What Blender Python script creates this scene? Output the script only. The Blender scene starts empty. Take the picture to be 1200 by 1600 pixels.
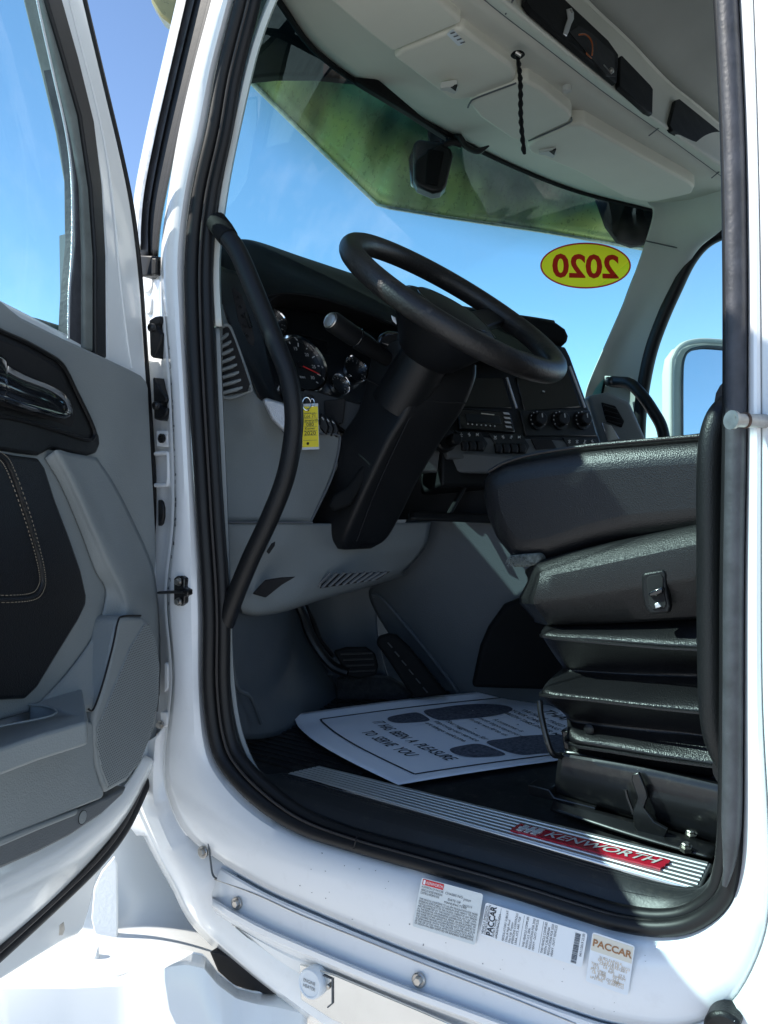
import bpy, bmesh, math, random
import numpy as np
from mathutils import Vector, Matrix
random.seed(7); rng = np.random.RandomState(7)
sc = bpy.context.scene
COL = sc.collection

# ------------------------------------------------------------------ camera, sky, sun, exposure
F = 1300.0                                   # focal length in pixels of the 1200x1600 photograph
PITCH = math.radians(-2.0); YAW = math.radians(34.5)
CAM = np.array([0.0, -0.95, 1.75])
fw = np.array([-math.sin(YAW)*math.cos(PITCH), math.cos(YAW)*math.cos(PITCH), math.sin(PITCH)])
rt = np.array([math.cos(YAW), math.sin(YAW), 0.0])
up = np.cross(rt, fw)
cd = bpy.data.cameras.new('camera'); cam = bpy.data.objects.new('camera', cd); COL.objects.link(cam)
cd.sensor_fit = 'VERTICAL'; cd.sensor_height = 36.0; cd.lens = 36.0*F/1600.0
cd.clip_start = 0.02; cd.clip_end = 5000
R3 = Matrix((tuple(rt), tuple(up), tuple(-fw))).transposed()
cam.matrix_world = Matrix.Translation(Vector(CAM)) @ R3.to_4x4()
sc.camera = cam

SUN = Vector((-0.80, -0.60, 0.92)).normalized()      # direction towards the sun
w = bpy.data.worlds.new('World'); sc.world = w; w.use_nodes = True
nt = w.node_tree; nt.nodes.clear()
sky = nt.nodes.new('ShaderNodeTexSky'); sky.sky_type = 'NISHITA'; sky.sun_disc = False
sky.sun_elevation = math.asin(SUN.z); sky.sun_rotation = math.atan2(SUN.x, SUN.y)
sky.air_density = 0.9; sky.dust_density = 0.15; sky.ozone_density = 2.6; sky.altitude = 1200
bg = nt.nodes.new('ShaderNodeBackground'); bg.inputs['Strength'].default_value = 0.080
wo = nt.nodes.new('ShaderNodeOutputWorld')
nt.links.new(sky.outputs[0], bg.inputs[0]); nt.links.new(bg.outputs[0], wo.inputs[0])
sd = bpy.data.lights.new('sun', 'SUN'); sd.energy = 2.6; sd.angle = math.radians(0.5); sd.color = (1.0, 0.95, 0.87)
so = bpy.data.objects.new('sun', sd); COL.objects.link(so)
so.rotation_euler = SUN.to_track_quat('Z', 'Y').to_euler()
vs = sc.view_settings
vs.view_transform = 'Standard'; vs.look = 'None'; vs.gamma = 1.0; vs.use_curve_mapping = False
vs.exposure = 1.62
sc.render.engine = 'CYCLES'
sc.cycles.max_bounces = 10; sc.cycles.diffuse_bounces = 5; sc.cycles.transparent_max_bounces = 16

# ------------------------------------------------------------------ points in the place
def ray(x, y): return fw + rt*(x-600)/F + up*(800-y)/F
def PY(x, y, v): d = ray(x, y); return CAM + d*((v-CAM[1])/d[1])
def PZ(x, y, v): d = ray(x, y); return CAM + d*((v-CAM[2])/d[2])
def PX(x, y, v): d = ray(x, y); return CAM + d*((v-CAM[0])/d[0])
def PD(x, y, v): return CAM + ray(x, y)*v
A = np.array
def PN(x, y, pl): d = ray(x, y); return CAM + d*(((pl[0]-CAM)@pl[1])/(d@pl[1]))
def L(fn, pts, v=None):
    return [fn(p[0], p[1], p[2] if len(p) > 2 else v) for p in pts]
def unit(v): v = A(v, float); return v/np.linalg.norm(v)
def cr(pts, n, closed=False):
    """Catmull-Rom through pts, n samples"""
    p = A([A(q, float) for q in pts]); m = len(p)
    if m == 1: return np.repeat(p, n, 0)
    if m == 2:
        t = np.linspace(0, 1, n)[:, None]; return p[0]*(1-t)+p[1]*t
    if closed: e = np.vstack([p[-1], p, p[0], p[1]]); segs = m
    else: e = np.vstack([2*p[0]-p[1], p, 2*p[-1]-p[-2]]); segs = m-1
    out = []
    ts = np.linspace(0, segs, n, endpoint=not closed)
    for t in ts:
        i = min(int(t), segs-1); u = t-i
        a, b, c, d = e[i], e[i+1], e[i+2], e[i+3]
        out.append(.5*((2*b)+(-a+c)*u+(2*a-5*b+4*c-d)*u*u+(-a+3*b-3*c+d)*u**3))
    return A(out)
def lin(pts, n):
    p = A([A(q, float) for q in pts]); s = np.r_[0, np.cumsum(np.linalg.norm(np.diff(p, axis=0), axis=1))]
    t = np.linspace(0, s[-1], n); return np.stack([np.interp(t, s, p[:, k]) for k in range(p.shape[1])], 1)
def offs(path, d):
    """offset a 2-D pixel path sideways (right-hand of travel, y down) by d (scalar or list)"""
    p = A(path, float); t = np.gradient(p, axis=0); t /= np.linalg.norm(t, axis=1)[:, None]
    n = np.stack([t[:, 1], -t[:, 0]], 1)
    return p + n*np.broadcast_to(A(d, float), (len(p),))[:, None]

class MB:
    def __init__(s): s.v = []; s.f = []
    def add(s, vs, fs):
        o = len(s.v); s.v += [tuple(map(float, q)) for q in vs]; s.f += [tuple(i+o for i in f) for f in fs]; return s
    def grid(s, rows, cu=False, cv=False):
        nr, nc = len(rows), len(rows[0]); vs = [q for r in rows for q in r]; fs = []
        for i in range(nr if cv else nr-1):
            for j in range(nc if cu else nc-1):
                a = i*nc+j; b = i*nc+(j+1) % nc; c = ((i+1) % nr)*nc+(j+1) % nc; d = ((i+1) % nr)*nc+j
                fs.append((a, b, c, d))
        return s.add(vs, fs)
    def patch(s, rows, nu=30, nv=16):
        rr = [cr(r, nu) for r in rows]
        cols = [cr([r[j] for r in rr], nv) for j in range(nu)]
        return s.grid([[cols[j][i] for j in range(nu)] for i in range(nv)])
    def prism(s, poly, vec):
        n = len(poly); vec = A(vec, float); a = [A(q) for q in poly]; b = [q+vec for q in a]
        return s.add(a+b, [tuple(range(n)), tuple(range(2*n-1, n-1, -1))] + [(i, i+n, (i+1) % n+n, (i+1) % n) for i in range(n)])
    def face(s, poly): return s.add(poly, [tuple(range(len(poly)))])
    def tube(s, pts, r, n=12, closed=False, flat=1.0, ref=None):
        p = [A(q, float) for q in pts]; m = len(p); rows = []
        rr = r if hasattr(r, '__len__') else [r]*m
        prev = None
        for i in range(m):
            t = unit(p[(i+1) % m]-p[i-1]) if closed else unit(p[min(i+1, m-1)]-p[max(i-1, 0)])
            if prev is None:
                h = A(ref, float) if ref is not None else (A([0, 0, 1.]) if abs(t[2]) < .9 else A([1., 0, 0]))
            else: h = prev
            x = h-t*(h@t); x = unit(x); prev = x; y = np.cross(t, x)
            rows.append([p[i]+(x*math.cos(a)*flat+y*math.sin(a))*rr[i] for a in np.linspace(0, 2*math.pi, n, endpoint=False)])
        s.grid(rows, cu=True, cv=closed)
        if not closed:
            o = len(s.v)-m*n
            s.f.append(tuple(o+k for k in range(n))[::-1]); s.f.append(tuple(o+(m-1)*n+k for k in range(n)))
        return s
    def box(s, c, ax, ay, az):
        c, ax, ay, az = map(lambda q: A(q, float), (c, ax, ay, az))
        vs = [c+ax*i+ay*j+az*k for i in (-1, 1) for j in (-1, 1) for k in (-1, 1)]
        return s.add(vs, [(0, 1, 3, 2), (4, 6, 7, 5), (0, 4, 5, 1), (2, 3, 7, 6), (0, 2, 6, 4), (1, 5, 7, 3)])
    def lathe(s, c, axis, prof, n=32, cap=True):
        """prof: list of (radius, height along axis)"""
        c = A(c, float); a = unit(axis); h = A([0, 0, 1.]) if abs(a[2]) < .9 else A([1., 0, 0])
        x = unit(np.cross(a, h)); y = np.cross(a, x)
        rows = [[c+a*z+(x*math.cos(t)+y*math.sin(t))*r for t in np.linspace(0, 2*math.pi, n, endpoint=False)] for r, z in prof]
        o = len(s.v); s.grid(rows, cu=True)
        if cap:
            s.f.append(tuple(o+k for k in range(n))[::-1]); s.f.append(tuple(o+(len(prof)-1)*n+k for k in range(n)))
        return s
    def build(s, name, mat, parent=None, bevel=0, seg=2, solid=0, sub=0, smooth=True, ang=35):
        me = bpy.data.meshes.new(name); me.from_pydata(s.v, [], s.f); me.validate()
        bm = bmesh.new(); bm.from_mesh(me); bmesh.ops.recalc_face_normals(bm, faces=bm.faces); bm.to_mesh(me); bm.free()
        me.materials.append(MAT[mat] if isinstance(mat, str) else mat)
        if smooth:
            me.polygons.foreach_set('use_smooth', [True]*len(me.polygons)); me.set_sharp_from_angle(angle=math.radians(ang))
        o = bpy.data.objects.new(name, me); COL.objects.link(o)
        if solid:
            m = o.modifiers.new('solid', 'SOLIDIFY'); m.thickness = solid; m.offset = 0
        if bevel:
            m = o.modifiers.new('bevel', 'BEVEL'); m.width = bevel; m.segments = seg; m.limit_method = 'ANGLE'; m.angle_limit = math.radians(40)
            m.harden_normals = False
        if sub:
            m = o.modifiers.new('sub', 'SUBSURF'); m.levels = sub; m.render_levels = sub
        link(o, parent); return o
def link(o, parent):
    if parent is not None:
        o.parent = parent
        if parent.type == 'EMPTY': o.matrix_parent_inverse = Matrix.Translation(-parent.location)
def thing(name, label, cat, loc, group=None):
    o = bpy.data.objects.new(name, None); COL.objects.link(o); o.location = Vector(tuple(loc)); o.empty_display_size = .05
    return tag(o, label, cat, group)
def tag(o, label, cat, group=None):
    o['label'] = label; o['category'] = cat
    if group: o['group'] = group
    return o
def lab(o, label): o['label'] = label; return o
def slab(fn, pts, v, thick, name, mat, parent, bevel=.004, seg=2, nrm=None, n=0, sub=0):
    """outline in the plane, thickness going away from the viewer (or along nrm)"""
    p = L(fn, pts, v) if fn else pts
    if n: p = list(cr(p, n, closed=True))
    if nrm is None:
        c = np.mean(p, 0); q = sum(np.cross(p[i]-c, p[(i+1) % len(p)]-c) for i in range(len(p))); q = unit(q)
        if q@(c-CAM) < 0: q = -q
        nrm = q
    return MB().prism(p, A(nrm)*thick).build(name, mat, parent, bevel=bevel, seg=seg)
def text(name, s, o, xd, yd, size, mat, parent, align='CENTER', ext=0.0, sx=1.0, shear=0, bold=0):
    c = bpy.data.curves.new(name, 'FONT'); c.body = s; c.size = 1; c.align_x = align; c.align_y = 'CENTER'
    c.extrude = 0; c.shear = shear; c.offset = bold; c.resolution_u = 3
    t = bpy.data.objects.new('tmp', c); COL.objects.link(t)
    dg = bpy.context.evaluated_depsgraph_get(); me = bpy.data.meshes.new_from_object(t.evaluated_get(dg))
    bpy.data.objects.remove(t); bpy.data.curves.remove(c)
    xd = unit(xd); yd = A(yd, float); yd = unit(yd-xd*(yd@xd)); nn = np.cross(xd, yd)
    for v in me.vertices:
        q = A(o)+xd*v.co.x*size*sx+yd*v.co.y*size+nn*v.co.z*size; v.co = Vector(q)
    me.name = name; me.materials.clear(); me.materials.append(MAT[mat])
    ob = bpy.data.objects.new(name, me); COL.objects.link(ob)
    if ext:
        m = ob.modifiers.new('solid', 'SOLIDIFY'); m.thickness = ext; m.offset = 1
    link(ob, parent); return ob

# ------------------------------------------------------------------ materials
MAT = {}
def mat(name, col, rough=.5, metal=0, coat=0, bump=0, bscale=200, btype='noise', var=.12, vscale=6, spec=.5, col2=None, dirt=0, sheen=0, aniso=None, trans=0, emit=None):
    m = bpy.data.materials.new(name); m.use_nodes = True; n = m.node_tree.nodes; l = m.node_tree.links
    b = n['Principled BSDF']; tc = n.new('ShaderNodeTexCoord')
    def noise(sc_, det=4, rg=.55):
        k = n.new('ShaderNodeTexNoise'); k.inputs['Scale'].default_value = sc_; k.inputs['Detail'].default_value = det; k.inputs['Roughness'].default_value = rg
        l.new(tc.outputs['Object'], k.inputs['Vector']); return k
    k = noise(vscale, 6); r = n.new('ShaderNodeValToRGB')
    c = A(col); c2 = A(col2) if col2 is not None else c*(1+var); c1 = c*(1-var)
    r.color_ramp.elements[0].position = .3; r.color_ramp.elements[1].position = .7
    r.color_ramp.elements[0].color = (*c1, 1); r.color_ramp.elements[1].color = (*np.clip(c2, 0, 1), 1)
    l.new(k.outputs['Fac'], r.inputs['Fac']); cout = r.outputs['Color']
    if dirt:
        kd = noise(38, 8, .7); rd = n.new('ShaderNodeValToRGB'); rd.color_ramp.elements[0].position = .55; rd.color_ramp.elements[1].position = .78
        rd.color_ramp.elements[0].color = (0, 0, 0, 1); rd.color_ramp.elements[1].color = (dirt, dirt, dirt, 1)
        l.new(kd.outputs['Fac'], rd.inputs['Fac'])
        mx = n.new('ShaderNodeMixRGB'); mx.inputs[2].default_value = (.30, .27, .22, 1); l.new(rd.outputs[0], mx.inputs[0]); l.new(cout, mx.inputs[1]); cout = mx.outputs[0]
    l.new(cout, b.inputs['Base Color'])
    kr = noise(vscale*3, 5); mr = n.new('ShaderNodeMapRange'); mr.inputs[3].default_value = rough*.85; mr.inputs[4].default_value = min(1, rough*1.18)
    l.new(kr.outputs['Fac'], mr.inputs[0]); l.new(mr.outputs[0], b.inputs['Roughness'])
    b.inputs['Metallic'].default_value = metal; b.inputs['Coat Weight'].default_value = coat; b.inputs['Coat Roughness'].default_value = .06
    b.inputs['Specular IOR Level'].default_value = spec
    if bump:
        if btype == 'voronoi':
            t = n.new('ShaderNodeTexVoronoi'); t.inputs['Scale'].default_value = bscale; l.new(tc.outputs['Object'], t.inputs['Vector']); out = t.outputs['Distance']
        else: out = noise(bscale, 3).outputs['Fac']
        bp = n.new('ShaderNodeBump'); bp.inputs['Strength'].default_value = bump; bp.inputs['Distance'].default_value = .0008
        l.new(out, bp.inputs['Height']); l.new(bp.outputs[0], b.inputs['Normal'])
    if emit: b.inputs['Emission Color'].default_value = (*emit[:3], 1); b.inputs['Emission Strength'].default_value = emit[3]
    MAT[name] = m; return m
mat('white_paint', (.77, .795, .795), .22, coat=.5, var=.015, vscale=3, bump=.03, bscale=14)
mat('white_jamb', (.82, .835, .84), .24, coat=.45, var=.02, vscale=5, dirt=.10, bump=.05, bscale=20)
mat('white_rough', (.78, .80, .80), .5, var=.02, bump=.9, bscale=160)
mat('white_gloss', (.72, .745, .745), .18, coat=.6, var=.01, bump=.03, bscale=9)
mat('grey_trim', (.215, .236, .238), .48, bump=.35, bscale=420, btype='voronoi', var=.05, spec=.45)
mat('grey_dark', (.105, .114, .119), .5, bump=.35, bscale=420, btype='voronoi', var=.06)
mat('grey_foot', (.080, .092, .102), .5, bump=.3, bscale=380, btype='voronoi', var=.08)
mat('liner', (.63, .625, .55), .75, bump=.25, bscale=500, var=.03)
mat('liner_panel', (.71, .70, .605), .7, bump=.25, bscale=500, var=.03)
mat('ceiling_cloth', (.38, .39, .36), .95, bump=.5, bscale=700, var=.05)
mat('pillar_trim', (.55, .565, .53), .6, bump=.2, bscale=500, var=.03)
mat('black_plastic', (.0075, .008, .009), .42, bump=.3, bscale=520, btype='voronoi', var=.15, spec=.32)
mat('black_grain', (.009, .0095, .010), .36, bump=.6, bscale=760, btype='voronoi', var=.1)
mat('black_soft', (.006, .0065, .007), .7, bump=.25, bscale=400, var=.15, spec=.15)
mat('black_gloss', (.008, .009, .011), .10, coat=.5, var=.05)
mat('black_metal', (.008, .008, .009), .30, coat=.2, bump=.15, bscale=90, var=.2, dirt=.10)
mat('leather', (.0065, .0065, .0075), .36, bump=.45, bscale=560, btype='voronoi', var=.12)
mat('vinyl', (.006, .006, .007), .34, bump=.5, bscale=560, btype='voronoi', var=.12)
mat('rim_leather', (.017, .0155, .015), .42, bump=.5, bscale=300, btype='voronoi', var=.25, vscale=12, dirt=.2)
mat('rubber', (.008, .008, .009), .45, bump=.12, bscale=120, var=.15, spec=.35)
mat('rubber_grey', (.045, .046, .053), .5, bump=.8, bscale=170, var=.35, vscale=40)
mat('rubber_line', (.035, .03, .028), .55, var=.2)
mat('floor_rubber', (.008, .008, .009), .55, bump=.5, bscale=260, var=.3, vscale=14, dirt=.25)
mat('sill_black', (.014, .015, .017), .42, bump=.3, bscale=300, var=.15, dirt=.12)
mat('felt', (.16, .18, .17), .95, bump=.9, bscale=500, var=.2, vscale=30)
mat('aluminium', (.80, .81, .82), .44, metal=1, bump=.1, bscale=160, var=.05)
mat('plate_metal', (.70, .71, .70), .22, metal=1, bump=.12, bscale=60, var=.08, dirt=.15)
mat('chrome', (.85, .85, .86), .08, metal=1, var=.02)
mat('steel', (.46, .44, .41), .36, metal=1, var=.25, vscale=60, dirt=.2)
mat('silver_plastic', (.50, .51, .52), .32, metal=.7, bump=1, bscale=520, btype='voronoi', var=.05)
mat('rust', (.09, .05, .035), .8, var=.4, vscale=50)
mat('red_plate', (.42, .008, .025), .25, coat=.5, var=.05)
mat('paper', (.93, .93, .95), .85, bump=.12, bscale=40, var=.015)
mat('ink', (.02, .022, .03), .8, var=.05)
mat('shoe_ink', (.11, .115, .14), .85, var=.55, vscale=160)
mat('label_paper', (.60, .66, .68), .4, var=.03, coat=.1)
mat('label_white', (.74, .79, .83), .4, var=.03)
mat('label_cream', (.66, .64, .55), .5, var=.06)
mat('ink_grey', (.10, .11, .12), .7, var=.05)
mat('ink_brown', (.36, .18, .08), .7, var=.2)
mat('ink_tan', (.56, .44, .30), .7, var=.35, vscale=160)
mat('ink_red', (.55, .01, .02), .6, var=.05)
mat('tag_yellow', (.86, .70, .015), .5, var=.03)
mat('tag_plastic', (.55, .57, .58), .2, var=.05)
mat('dial', (.008, .010, .012), .35, var=.1)
mat('dial_mark', (.55, .56, .56), .5, var=.03)
mat('needle', (.60, .03, .03), .5, var=.03)
mat('foam', (.10, .115, .105), 1.0, bump=1, bscale=300, var=.6, vscale=220)
mat('carpet_dark', (.02, .021, .023), 1.0, bump=1, bscale=300, var=.4, vscale=90)
mat('stitch', (.26, .22, .16), .8, var=.1)
mat('mirror_face', (.75, .78, .8), .03, metal=1, var=.01)
mat('amber', (.35, .10, .03), .25, var=.2)
mat('wire', (.55, .57, .58), .5, var=.1)
mat('letter_metal', (.74, .74, .73), .42, metal=.35, var=.05)
mat('concrete', (.50, .49, .46), .9, bump=.6, bscale=90, var=.25, vscale=3)
mat('dark_hole', (.006, .006, .007), .8, var=.1)
def glass_mat(name, tint, refl=1.0, band=None):
    m = bpy.data.materials.new(name); m.use_nodes = True; n = m.node_tree.nodes; l = m.node_tree.links; n.clear()
    o = n.new('ShaderNodeOutputMaterial'); t = n.new('ShaderNodeBsdfTransparent'); g = n.new('ShaderNodeBsdfGlossy'); g.inputs['Roughness'].default_value = .0
    fr = n.new('ShaderNodeFresnel'); fr.inputs[0].default_value = 1.45; mu = n.new('ShaderNodeMath'); mu.operation = 'MULTIPLY'; mu.inputs[1].default_value = refl
    mx = n.new('ShaderNodeMixShader'); l.new(fr.outputs[0], mu.inputs[0]); l.new(mu.outputs[0], mx.inputs[0]); l.new(t.outputs[0], mx.inputs[1]); l.new(g.outputs[0], mx.inputs[2])
    t.inputs[0].default_value = (*tint, 1)
    if band:                                   # tinted shade band along the top of a windscreen: height is in the Colour attribute
        at = n.new('ShaderNodeAttribute'); at.attribute_name = 'band'; r = n.new('ShaderNodeValToRGB')
        r.color_ramp.elements[0].position = 0; r.color_ramp.elements[0].color = (*band, 1)
        r.color_ramp.elements[1].position = 1; r.color_ramp.elements[1].color = (*tint, 1)
        e = r.color_ramp.elements.new(.30); e.color = (.36, .58, .44, 1)
        l.new(at.outputs['Fac'], r.inputs[0]); l.new(r.outputs[0], t.inputs[0])
    tc = n.new('ShaderNodeTexCoord'); k = n.new('ShaderNodeTexNoise'); k.inputs['Scale'].default_value = 3.5; k.inputs['Detail'].default_value = 9; k.inputs['Roughness'].default_value = .62
    l.new(tc.outputs['Object'], k.inputs['Vector']); mr = n.new('ShaderNodeMapRange'); mr.inputs[1].default_value = .48; mr.inputs[2].default_value = .8; mr.inputs[3].default_value = .004; mr.inputs[4].default_value = .09
    l.new(k.outputs['Fac'], mr.inputs[0]); df = n.new('ShaderNodeBsdfTranslucent'); df.inputs[0].default_value = (.75, .76, .75, 1)
    m2 = n.new('ShaderNodeMixShader'); l.new(mr.outputs[0], m2.inputs[0]); l.new(mx.outputs[0], m2.inputs[1]); l.new(df.outputs[0], m2.inputs[2])   # dust film
    l.new(m2.outputs[0], o.inputs[0]); MAT[name] = m
glass_mat('side_glass', (.66, .94, .95), .35)
glass_mat('windscreen', (.60, .96, .985), .06, band=(.05, .20, .25))
glass_mat('gauge_glass', (.95, .96, .96), .6)
def sticker_mat(name, col):
    m = bpy.data.materials.new(name); m.use_nodes = True; n = m.node_tree.nodes; l = m.node_tree.links; b = n['Principled BSDF']; o = n['Material Output']
    b.inputs['Base Color'].default_value = (*col, 1); b.inputs['Roughness'].default_value = .5
    tr = n.new('ShaderNodeBsdfTranslucent'); tr.inputs[0].default_value = (*col, 1); mx = n.new('ShaderNodeMixShader'); mx.inputs[0].default_value = .7
    l.new(b.outputs[0], mx.inputs[1]); l.new(tr.outputs[0], mx.inputs[2]); l.new(mx.outputs[0], o.inputs[0]); MAT[name] = m
sticker_mat('sticker_yellow', (.95, .70, .02)); sticker_mat('sticker_red', (.55, .02, .03))
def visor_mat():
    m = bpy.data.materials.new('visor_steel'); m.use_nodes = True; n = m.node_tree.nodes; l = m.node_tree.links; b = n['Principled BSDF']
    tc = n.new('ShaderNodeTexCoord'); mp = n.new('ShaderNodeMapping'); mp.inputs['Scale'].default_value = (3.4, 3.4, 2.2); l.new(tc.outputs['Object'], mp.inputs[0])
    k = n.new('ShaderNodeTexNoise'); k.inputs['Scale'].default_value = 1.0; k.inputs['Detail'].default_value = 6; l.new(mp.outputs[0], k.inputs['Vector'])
    r = n.new('ShaderNodeValToRGB'); e = r.color_ramp.elements; e[0].position = .36; e[0].color = (.10, .12, .07, 1); e[1].position = .62; e[1].color = (.80, .76, .30, 1)  # yellow-green reflections of the polished steel painted into its colour
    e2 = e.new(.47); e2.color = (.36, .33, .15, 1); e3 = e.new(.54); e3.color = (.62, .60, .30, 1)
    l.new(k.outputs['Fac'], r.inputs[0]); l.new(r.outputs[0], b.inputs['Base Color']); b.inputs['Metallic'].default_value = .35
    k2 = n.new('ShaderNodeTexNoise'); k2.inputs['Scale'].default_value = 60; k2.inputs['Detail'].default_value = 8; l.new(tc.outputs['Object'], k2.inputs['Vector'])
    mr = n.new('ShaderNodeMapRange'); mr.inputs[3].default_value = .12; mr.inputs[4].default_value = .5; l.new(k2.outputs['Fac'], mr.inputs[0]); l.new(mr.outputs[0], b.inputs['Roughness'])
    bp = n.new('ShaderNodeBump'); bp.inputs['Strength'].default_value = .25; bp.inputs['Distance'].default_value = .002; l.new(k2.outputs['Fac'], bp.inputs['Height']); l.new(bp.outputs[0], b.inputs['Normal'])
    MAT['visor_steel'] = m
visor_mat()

# ------------------------------------------------------------------ setting
g = MB().face([(-900, -900, 0), (900, -900, 0), (900, 900, 0), (-900, 900, 0)]).build('ground', 'concrete'); g['kind'] = 'structure'

# ------------------------------------------------------------------ truck cab: white shell round the open driver's doorway
CAB = thing('truck_cab', 'white truck cab with its doorway open, windscreen, grey pillars and black door seal', 'truck', (-.6, .85, 0))
S0 = [(374, -40), (366, 0), (338, 110), (322, 200), (299, 300), (288, 400), (289, 500), (295, 620), (306, 800), (315, 950), (315, 1075), (326, 1161), (349, 1210),
      (400, 1262), (467, 1303), (553, 1331), (667, 1363), (800, 1401), (900, 1433), (967, 1452), (1033, 1460), (1087, 1450), (1133, 1417), (1153, 1370),
      (1160, 1283), (1162, 1100), (1163, 900), (1167, 650), (1167, 400), (1163, 200), (1153, 0), (1150, -40)]
S1 = [(340, -40), (331, 0), (303, 105), (281, 200), (264, 300), (252, 400), (259, 500), (268, 620), (273, 800), (261, 930), (270, 1060), (259, 1180), (264, 1245),
      (300, 1312), (400, 1378), (500, 1424), (625, 1476), (770, 1530), (885, 1572), (965, 1596), (1060, 1606), (1140, 1570), (1190, 1480), (1206, 1385),
      (1202, 1283), (1192, 1100), (1190, 900), (1190, 650), (1188, 400), (1184, 200), (1178, 0), (1176, -40)]
NS = 150
s0 = cr(S0, NS); s1 = cr(S1, NS)
def between(a, t): return s0*(1-t)+s1*t if a is None else a
def strip(rows): return MB().grid([[PY(x, y, yy) for x, y in r] for r, yy in rows])
# jamb: rolls out from under the seal, crowns, and turns down at its outer crease
rows = [(offs(s0, 16), .034), (offs(s0, 6), .018), (s0, .004), (s0*.88+s1*.12, -.008), (s0*.7+s1*.3, -.017), (s0*.5+s1*.5, -.021), (s0*.3+s1*.7, -.0215), (s0*.12+s1*.88, -.0195), (s1, -.014)]
mb = MB().grid([[PY(x, y, yy) for x, y in r] for r, yy in rows])
jamb = mb.build('door_jamb', 'white_jamb', CAB, solid=.0015)
# recess beside it where the hinges bolt on (front) : stations 0..~12 of 31
k = int(NS*13.2/31)
r0 = s1[int(NS*5.2/31):k]; rr = [(r0+A([1, 0]), -.013), (r0-A([5, 0]), -.004), (r0-A([9, 0]), .012), (r0-A([22, 0]), .018), (r0-A([46, 0]), .02), (r0-A([80, 0]), .02)]
MB().grid([[PY(x, y, yy) for x, y in r] for r, yy in rr]).build('hinge_pillar', 'white_jamb', CAB, solid=.0015)
# outer skin behind / below the doorway on the right
k0 = int(NS*20/31)
r0 = s1[k0:]; cen = A([700, 700])
def outw(r, d): v = r-cen; return r+v/np.linalg.norm(v, axis=1)[:, None]*d
rr = [(outw(r0, -1.5), -.0140), (outw(r0, 4), -.020), (outw(r0, 14), -.026), (outw(r0, 60), -.030), (outw(r0, 420), -.034)]
MB().grid([[PY(x, y, yy) for x, y in r] for r, yy in rr]).build('rear_side_panel', 'white_paint', CAB, solid=.0015)
# chips and scratches along the crease
mb = MB()
for i in range(46):
    q = random.choice(list(range(int(NS*6.3/31), int(NS*9.4/31)))); x, y = s1[q]+(s0[q]-s1[q])*random.uniform(.02, .06)
    y += random.uniform(-8, 8); h = random.uniform(.6, 3); ww = random.uniform(.35, .9)
    mb.face([PY(x-ww, y-h, -.024), PY(x+ww, y-h, -.024), PY(x+ww, y+h, -.024), PY(x-ww, y+h, -.024)])
mb.build('paint_chips', 'ink_grey', CAB)['kind'] = 'stuff'

mb = MB()
for i in range(40):
    q = random.randint(int(NS*14.5/31), int(NS*19.5/31)); f_ = random.uniform(.15, .95); x, y = s0[q]*(1-f_)+s1[q]*f_
    yy = np.interp(f_, [0, .12, .3, .5, .7, .88, 1], [.004, -.008, -.017, -.021, -.0215, -.0195, -.014])-.0016; h = random.uniform(.4, 1.1); w2 = random.uniform(.5, 1.6)
    mb.face([PY(x-w2, y-h*.3, yy), PY(x, y-h, yy), PY(x+w2, y+h*.2, yy), PY(x, y+h, yy)])
mb.build('paint_chips', 'ink_grey', CAB)['kind'] = 'stuff'
# black double-lobe seal on the flange of the doorway
wl = np.interp(np.linspace(0, 31, NS), [0, 3, 5, 8, 11, 13, 15, 18, 21, 23, 25, 31], [40, 42, 46, 44, 46, 46, 34, 36, 36, 36, 34, 34])
seal = MB().tube([PY(x, y, .000) for x, y in offs(s0, wl*.27)], [w_*.30*1.16/F for w_ in wl], 14).build('door_seal', 'rubber', CAB)
MB().tube([PY(x, y, .016) for x, y in offs(s0, wl*.76)], [w_*.27*1.22/F for w_ in wl], 14).build('inner_lip', 'rubber', seal)
MB().tube([PY(x, y, -.001) for x, y in offs(s0, wl*.53)], [.0022 for w_ in wl], 8).build('seam_line', 'rubber_line', seal)
jn = int(NS*15.0/31); MB().tube([PY(*(offs(s0, wl*f_)[jn]), -.004-.012*math.sin(math.pi*min(1, f_*1.1))) for f_ in np.linspace(.0, .9, 12)], .0009, 6).build('seal_joint', 'dark_hole', seal)
# the seal's worn grey, powdery flank along the rear post
kb = int(NS*22.6/31); rs = s0[kb:]; mb = MB()
mb.tube([PY(x, y, -.0135) for x, y in offs(rs, 17)], [.0105*min(1, .25+.12*i) for i in range(len(rs))], 12).build('worn_flank', 'rubber_grey', seal)
# light grey trim strip just inside the seal at the front post
tl = cr([(452, -40), (427, 0), (398, 80), (372, 190), (352, 290), (340, 380), (338, 440), (342, 510)], 40)
mb = MB().grid([[PY(x-9, y, .03) for x, y in tl], [PY(x-4, y, .026) for x, y in tl], [PY(x+4, y, .03) for x, y in tl], [PY(x+6, y, .06) for x, y in tl]])
mb.build('front_post_trim', 'pillar_trim', CAB, solid=.002)
MB().grid([[PY(x+5, y, .06) for x, y in tl], [PD(x+5, y, 1.55) for x, y in tl], [PD(x+3, y+2, 1.74) for x, y in tl], [PD(x-8, y+2, 1.78) for x, y in tl]]).build('front_post_sun_block', 'pillar_trim', CAB, solid=.004)  # inner post face stretched forward, added to keep sun off the column
tl2 = cr([(340, 512), (343, 600), (350, 760), (357, 940), (362, 1060), (374, 1140), (396, 1196), (420, 1222)], 40)
MB().grid([[PY(x-9, y, .032) for x, y in tl2], [PY(x-2, y, .03) for x, y in tl2], [PY(x+3, y, .034) for x, y in tl2], [PY(x+4, y, .07) for x, y in tl2]]).build('lower_post_trim', 'grey_trim', CAB, solid=.002)

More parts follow.
